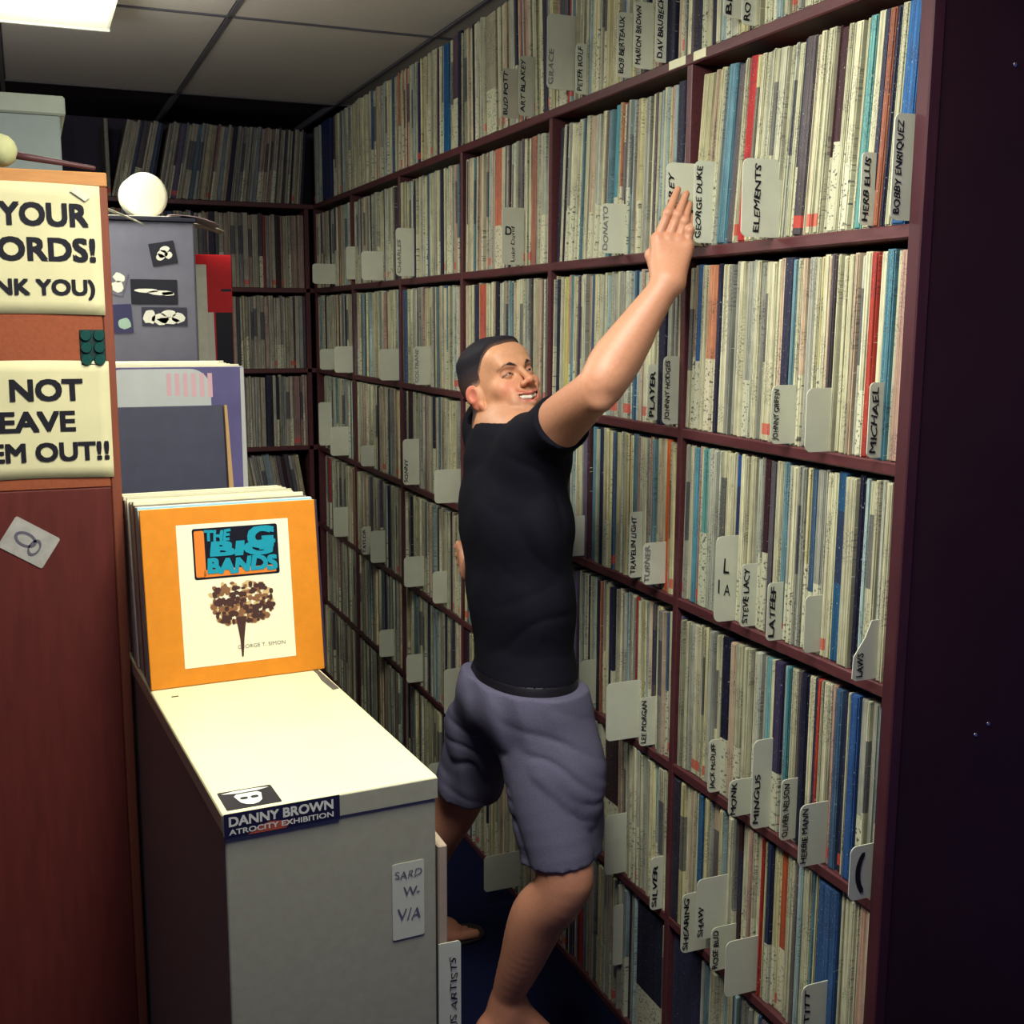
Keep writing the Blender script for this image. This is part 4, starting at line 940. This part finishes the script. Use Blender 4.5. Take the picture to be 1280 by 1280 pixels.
M_EYE = plain('eye_white', (190, 186, 178), .2); M_IRIS = plain('dark_iris', (34, 26, 26), .2)
for s_ in (-1, 1):
    headball('eyeball', (s_*.031, .0775, -.001), .0121, M_EYE); headball('iris', (s_*.0295, .0856, -.0006), .0052, M_IRIS, (1, .9, 1))
    # eyebrow
    pv = [HW((s_*a, b, c)) for a, b, c in ((.015, .0965, .0150), (.025, .0945, .0200), (.036, .0875, .0205), (.046, .0760, .0150))]
    Vb, Fb = build([rc(pv[i], pv[i+1], (.0030, .0034, .0028)[i], (.0034, .0028, .0014)[i], .002) for i in range(3)], np.min(pv, 0)-.008, np.max(pv, 0)+.008, .0012)
    mpart('eyebrow', Vb, Fb, plain('brow_hair', (56, 40, 38), .8))
tv = [HW(p_) for p_ in ((-.026, .0800, -.0520), (-.016, .0880, -.0590), (0, .0930, -.0625), (.016, .0880, -.0590), (.026, .0800, -.0520))]
Vt, Ft = build([rc(tv[i], tv[i+1], .0052, .0052, .003) for i in range(4)], np.min(tv, 0)-.01, np.max(tv, 0)+.01, .0012)
mpart('teeth', Vt, Ft, plain('teeth_white', (232, 226, 210), .25))
# --- clothes
def wrinkle(P, amp, seed=0):
    x, y, z = P[..., 0], P[..., 1], P[..., 2]
    return amp*(np.sin(26*z+9*y+6*x+seed)*.5+np.sin(41*y-23*z+11*np.sin(9*x+seed))*.35+np.sin(60*x+35*z+5*np.sin(14*y))*.25)
def cloth(prims, lo, hi, h, amp, cuts=(), seed=0, under=(), folds=()):
    D, l0 = grid_eval(prims, A(*lo), A(*hi), h)
    ax_ = [l0[i]+h*np.arange(D.shape[i]) for i in range(3)]; P = np.stack(np.meshgrid(*ax_, indexing='ij'), -1)
    D = D+wrinkle(P, amp, seed)
    for (c0, dr, wl, am, rad) in folds:            # creases fanning out from a point of strain
        q_ = P-np.array(c0); d_ = np.linalg.norm(q_, axis=-1); u_ = q_@nrm(dr)
        D = D+am*(1-np.abs(np.sin(u_/wl*3.1416+3*np.sin(d_*14))))**2*np.exp(-(d_/rad)**2)-am*.3*np.exp(-(d_/rad)**2)
    if under: D = np.minimum(D, grid_eval(list(under), A(*lo), A(*hi), h)[0]-.007)
    for p0, n, *reg in cuts:
        d = (P-np.array(p0))@nrm(n)
        if reg:
            near = np.linalg.norm(P-np.array(reg[0]), axis=-1) < reg[1]; d = np.where(near, d, -1)
        D = np.maximum(D, d)
    return surface_nets(D.astype(np.float32), l0, h)
SL = RSH*.56+REL*.44; LSL = LSH*.55+LEL*.45
shirt = [rc(PEL+A(.004, 0, -.05), PEL*.5+CHEST*.5+A(.002, 0, 0), .101, .097, .05, ((0, 1, 0), .70)), rc(PEL*.5+CHEST*.5+A(.002, 0, 0), CHEST+A(-.002, -.005, .02), .097, .100, .05, ((0, 1, 0), .66)), rc(CHEST, NB-A(0, 0, .07), .098, .076, .06, ((0, 1, 0), .58)),
 rc(RSH+A(-.004, .02, -.006), LSH, .062, .062, .05), rc(NB-A(0, 0, .05), NB-A(.002, -.004, .008), .078, .060, .03), rc(RSH+A(0, .01, 0), SL+(SL-RSH)*.4, .061, .058, .03), el(RSH+A(-.004, .018, -.05), (.07, .07, .08), .04),
 rc(LSH, LSL+(LSL-LSH)*.4, .064, .062, .03)]
Vs, Fs = cloth(shirt, (.72, 1.96, .84), (1.12, 2.74, 1.50), .0055, .0030,
    [((PEL[0], PEL[1], .884), (-.03, 0, -1)), (SL, SL-RSH, SL, .20), (LSL, LSL-LSH, LSL, .17), (NB+A(0, 0, .010), (.15, .1, 1), NB, .12)], 0, torso+rarm[:1]+larm+rleg[:1]+lleg[:1], [((.93, 2.12, 1.27), (.9, 0, .6), .08, .0045, .13), ((.93, 2.08, .98), (-.5, 0, 1), .085, .0035, .13)])
M_SHIRT = plain('black_cotton', (11, 12, 24), .85, .1, 60, .15, spec=.15)
mpart('t_shirt', Vs, Fs, M_SHIRT)
# ring of the collar
RHEM = A(.960, 2.045, .528); LHEM = A(.900, 2.420, .555)
shorts = [rc(PEL+A(.003, 0, .05), PEL+A(.003, 0, -.04), .096, .104, .04, ((0, 1, 0), .70)), el(PEL+A(-.025, .0, -.06), (.095, .135, .10), .04),
 rc(RHP+A(.018, -.0, -.03), RHEM*.45+RHP*.55+A(.024, 0, 0), .098, .098, .05), rc(RHEM*.45+RHP*.55+A(.022, 0, 0), RHEM-A(0, 0, .06), .098, .080, .04),
 rc(LHP+A(.0, 0, -.02), LHEM*.5+LHP*.5+A(.0, 0, 0), .094, .084, .04), rc(LHEM*.5+LHP*.5, LHEM-A(.02, -.03, .06), .084, .072, .04)]
Vp, Fp = cloth(shorts, (.68, 1.90, .40), (1.14, 2.62, .96), .0052, .0070,
    [((PEL[0], PEL[1], .872), (.03, 0, 1)), (RHEM, RHEM-RHP+A(0, 0, -.2), RHEM, .19), (LHEM, LHEM-LHP, LHEM, .17)], 2, torso[:2]+rleg[:1]+lleg, [((.91, 2.04, .72), (.45, .1, 1), .062, .0065, .12), ((.90, 2.08, .60), (-.6, .1, 1), .055, .0055, .09), ((.86, 2.30, .66), (.5, -.2, 1), .052, .0065, .11), ((1.03, 2.02, .62), (.7, 0, 1), .060, .005, .10)])
M_SHORTS = plain('grey_violet_cotton', (92, 90, 112), .9, .12, 260, .35, spec=.1)
pc = np.array(lin((112, 106, 128)))*np.ones((len(Vp), 3))
mpart('shorts', Vp, Fp, M_SHORTS)
Vw, Fw = cloth([rc(PEL+A(.003, 0, .05), PEL+A(.003, 0, -.05), .0965, .0975, .04, ((0, 1, 0), .70))], (.76, 1.98, .82), (1.10, 2.42, .93), .004, 0, [((PEL[0], PEL[1], .893), (.03, 0, 1)), ((PEL[0], PEL[1], .852), (-.03, 0, -1))], 0, torso[:2]+rleg[:1]+lleg[:1])
mpart('belt', Vw, Fw, plain('dark_belt', (22, 20, 28), .5))
for an, d_ in ((RAN, FD_R), (LAN, FD_L)):
    d_ = nrm(d_); s_ = np.array([-d_[1], d_[0], 0]); Vf, Ff = cloth([rc(A(an[0], an[1], .010)-d_*.045, A(an[0], an[1], .010)+d_*.20, .036, .046, .01)], A(an[0], an[1], .0)+A(-.13, -.16, -.02), A(an[0], an[1], 0)+A(.28, .16, .07), .005, 0, [((0, 0, .013), (0, 0, 1)), ((0, 0, .001), (0, 0, -1))])
    mpart('sandal_sole', Vf, Ff, plain('dark_sole', (40, 30, 34), .7))
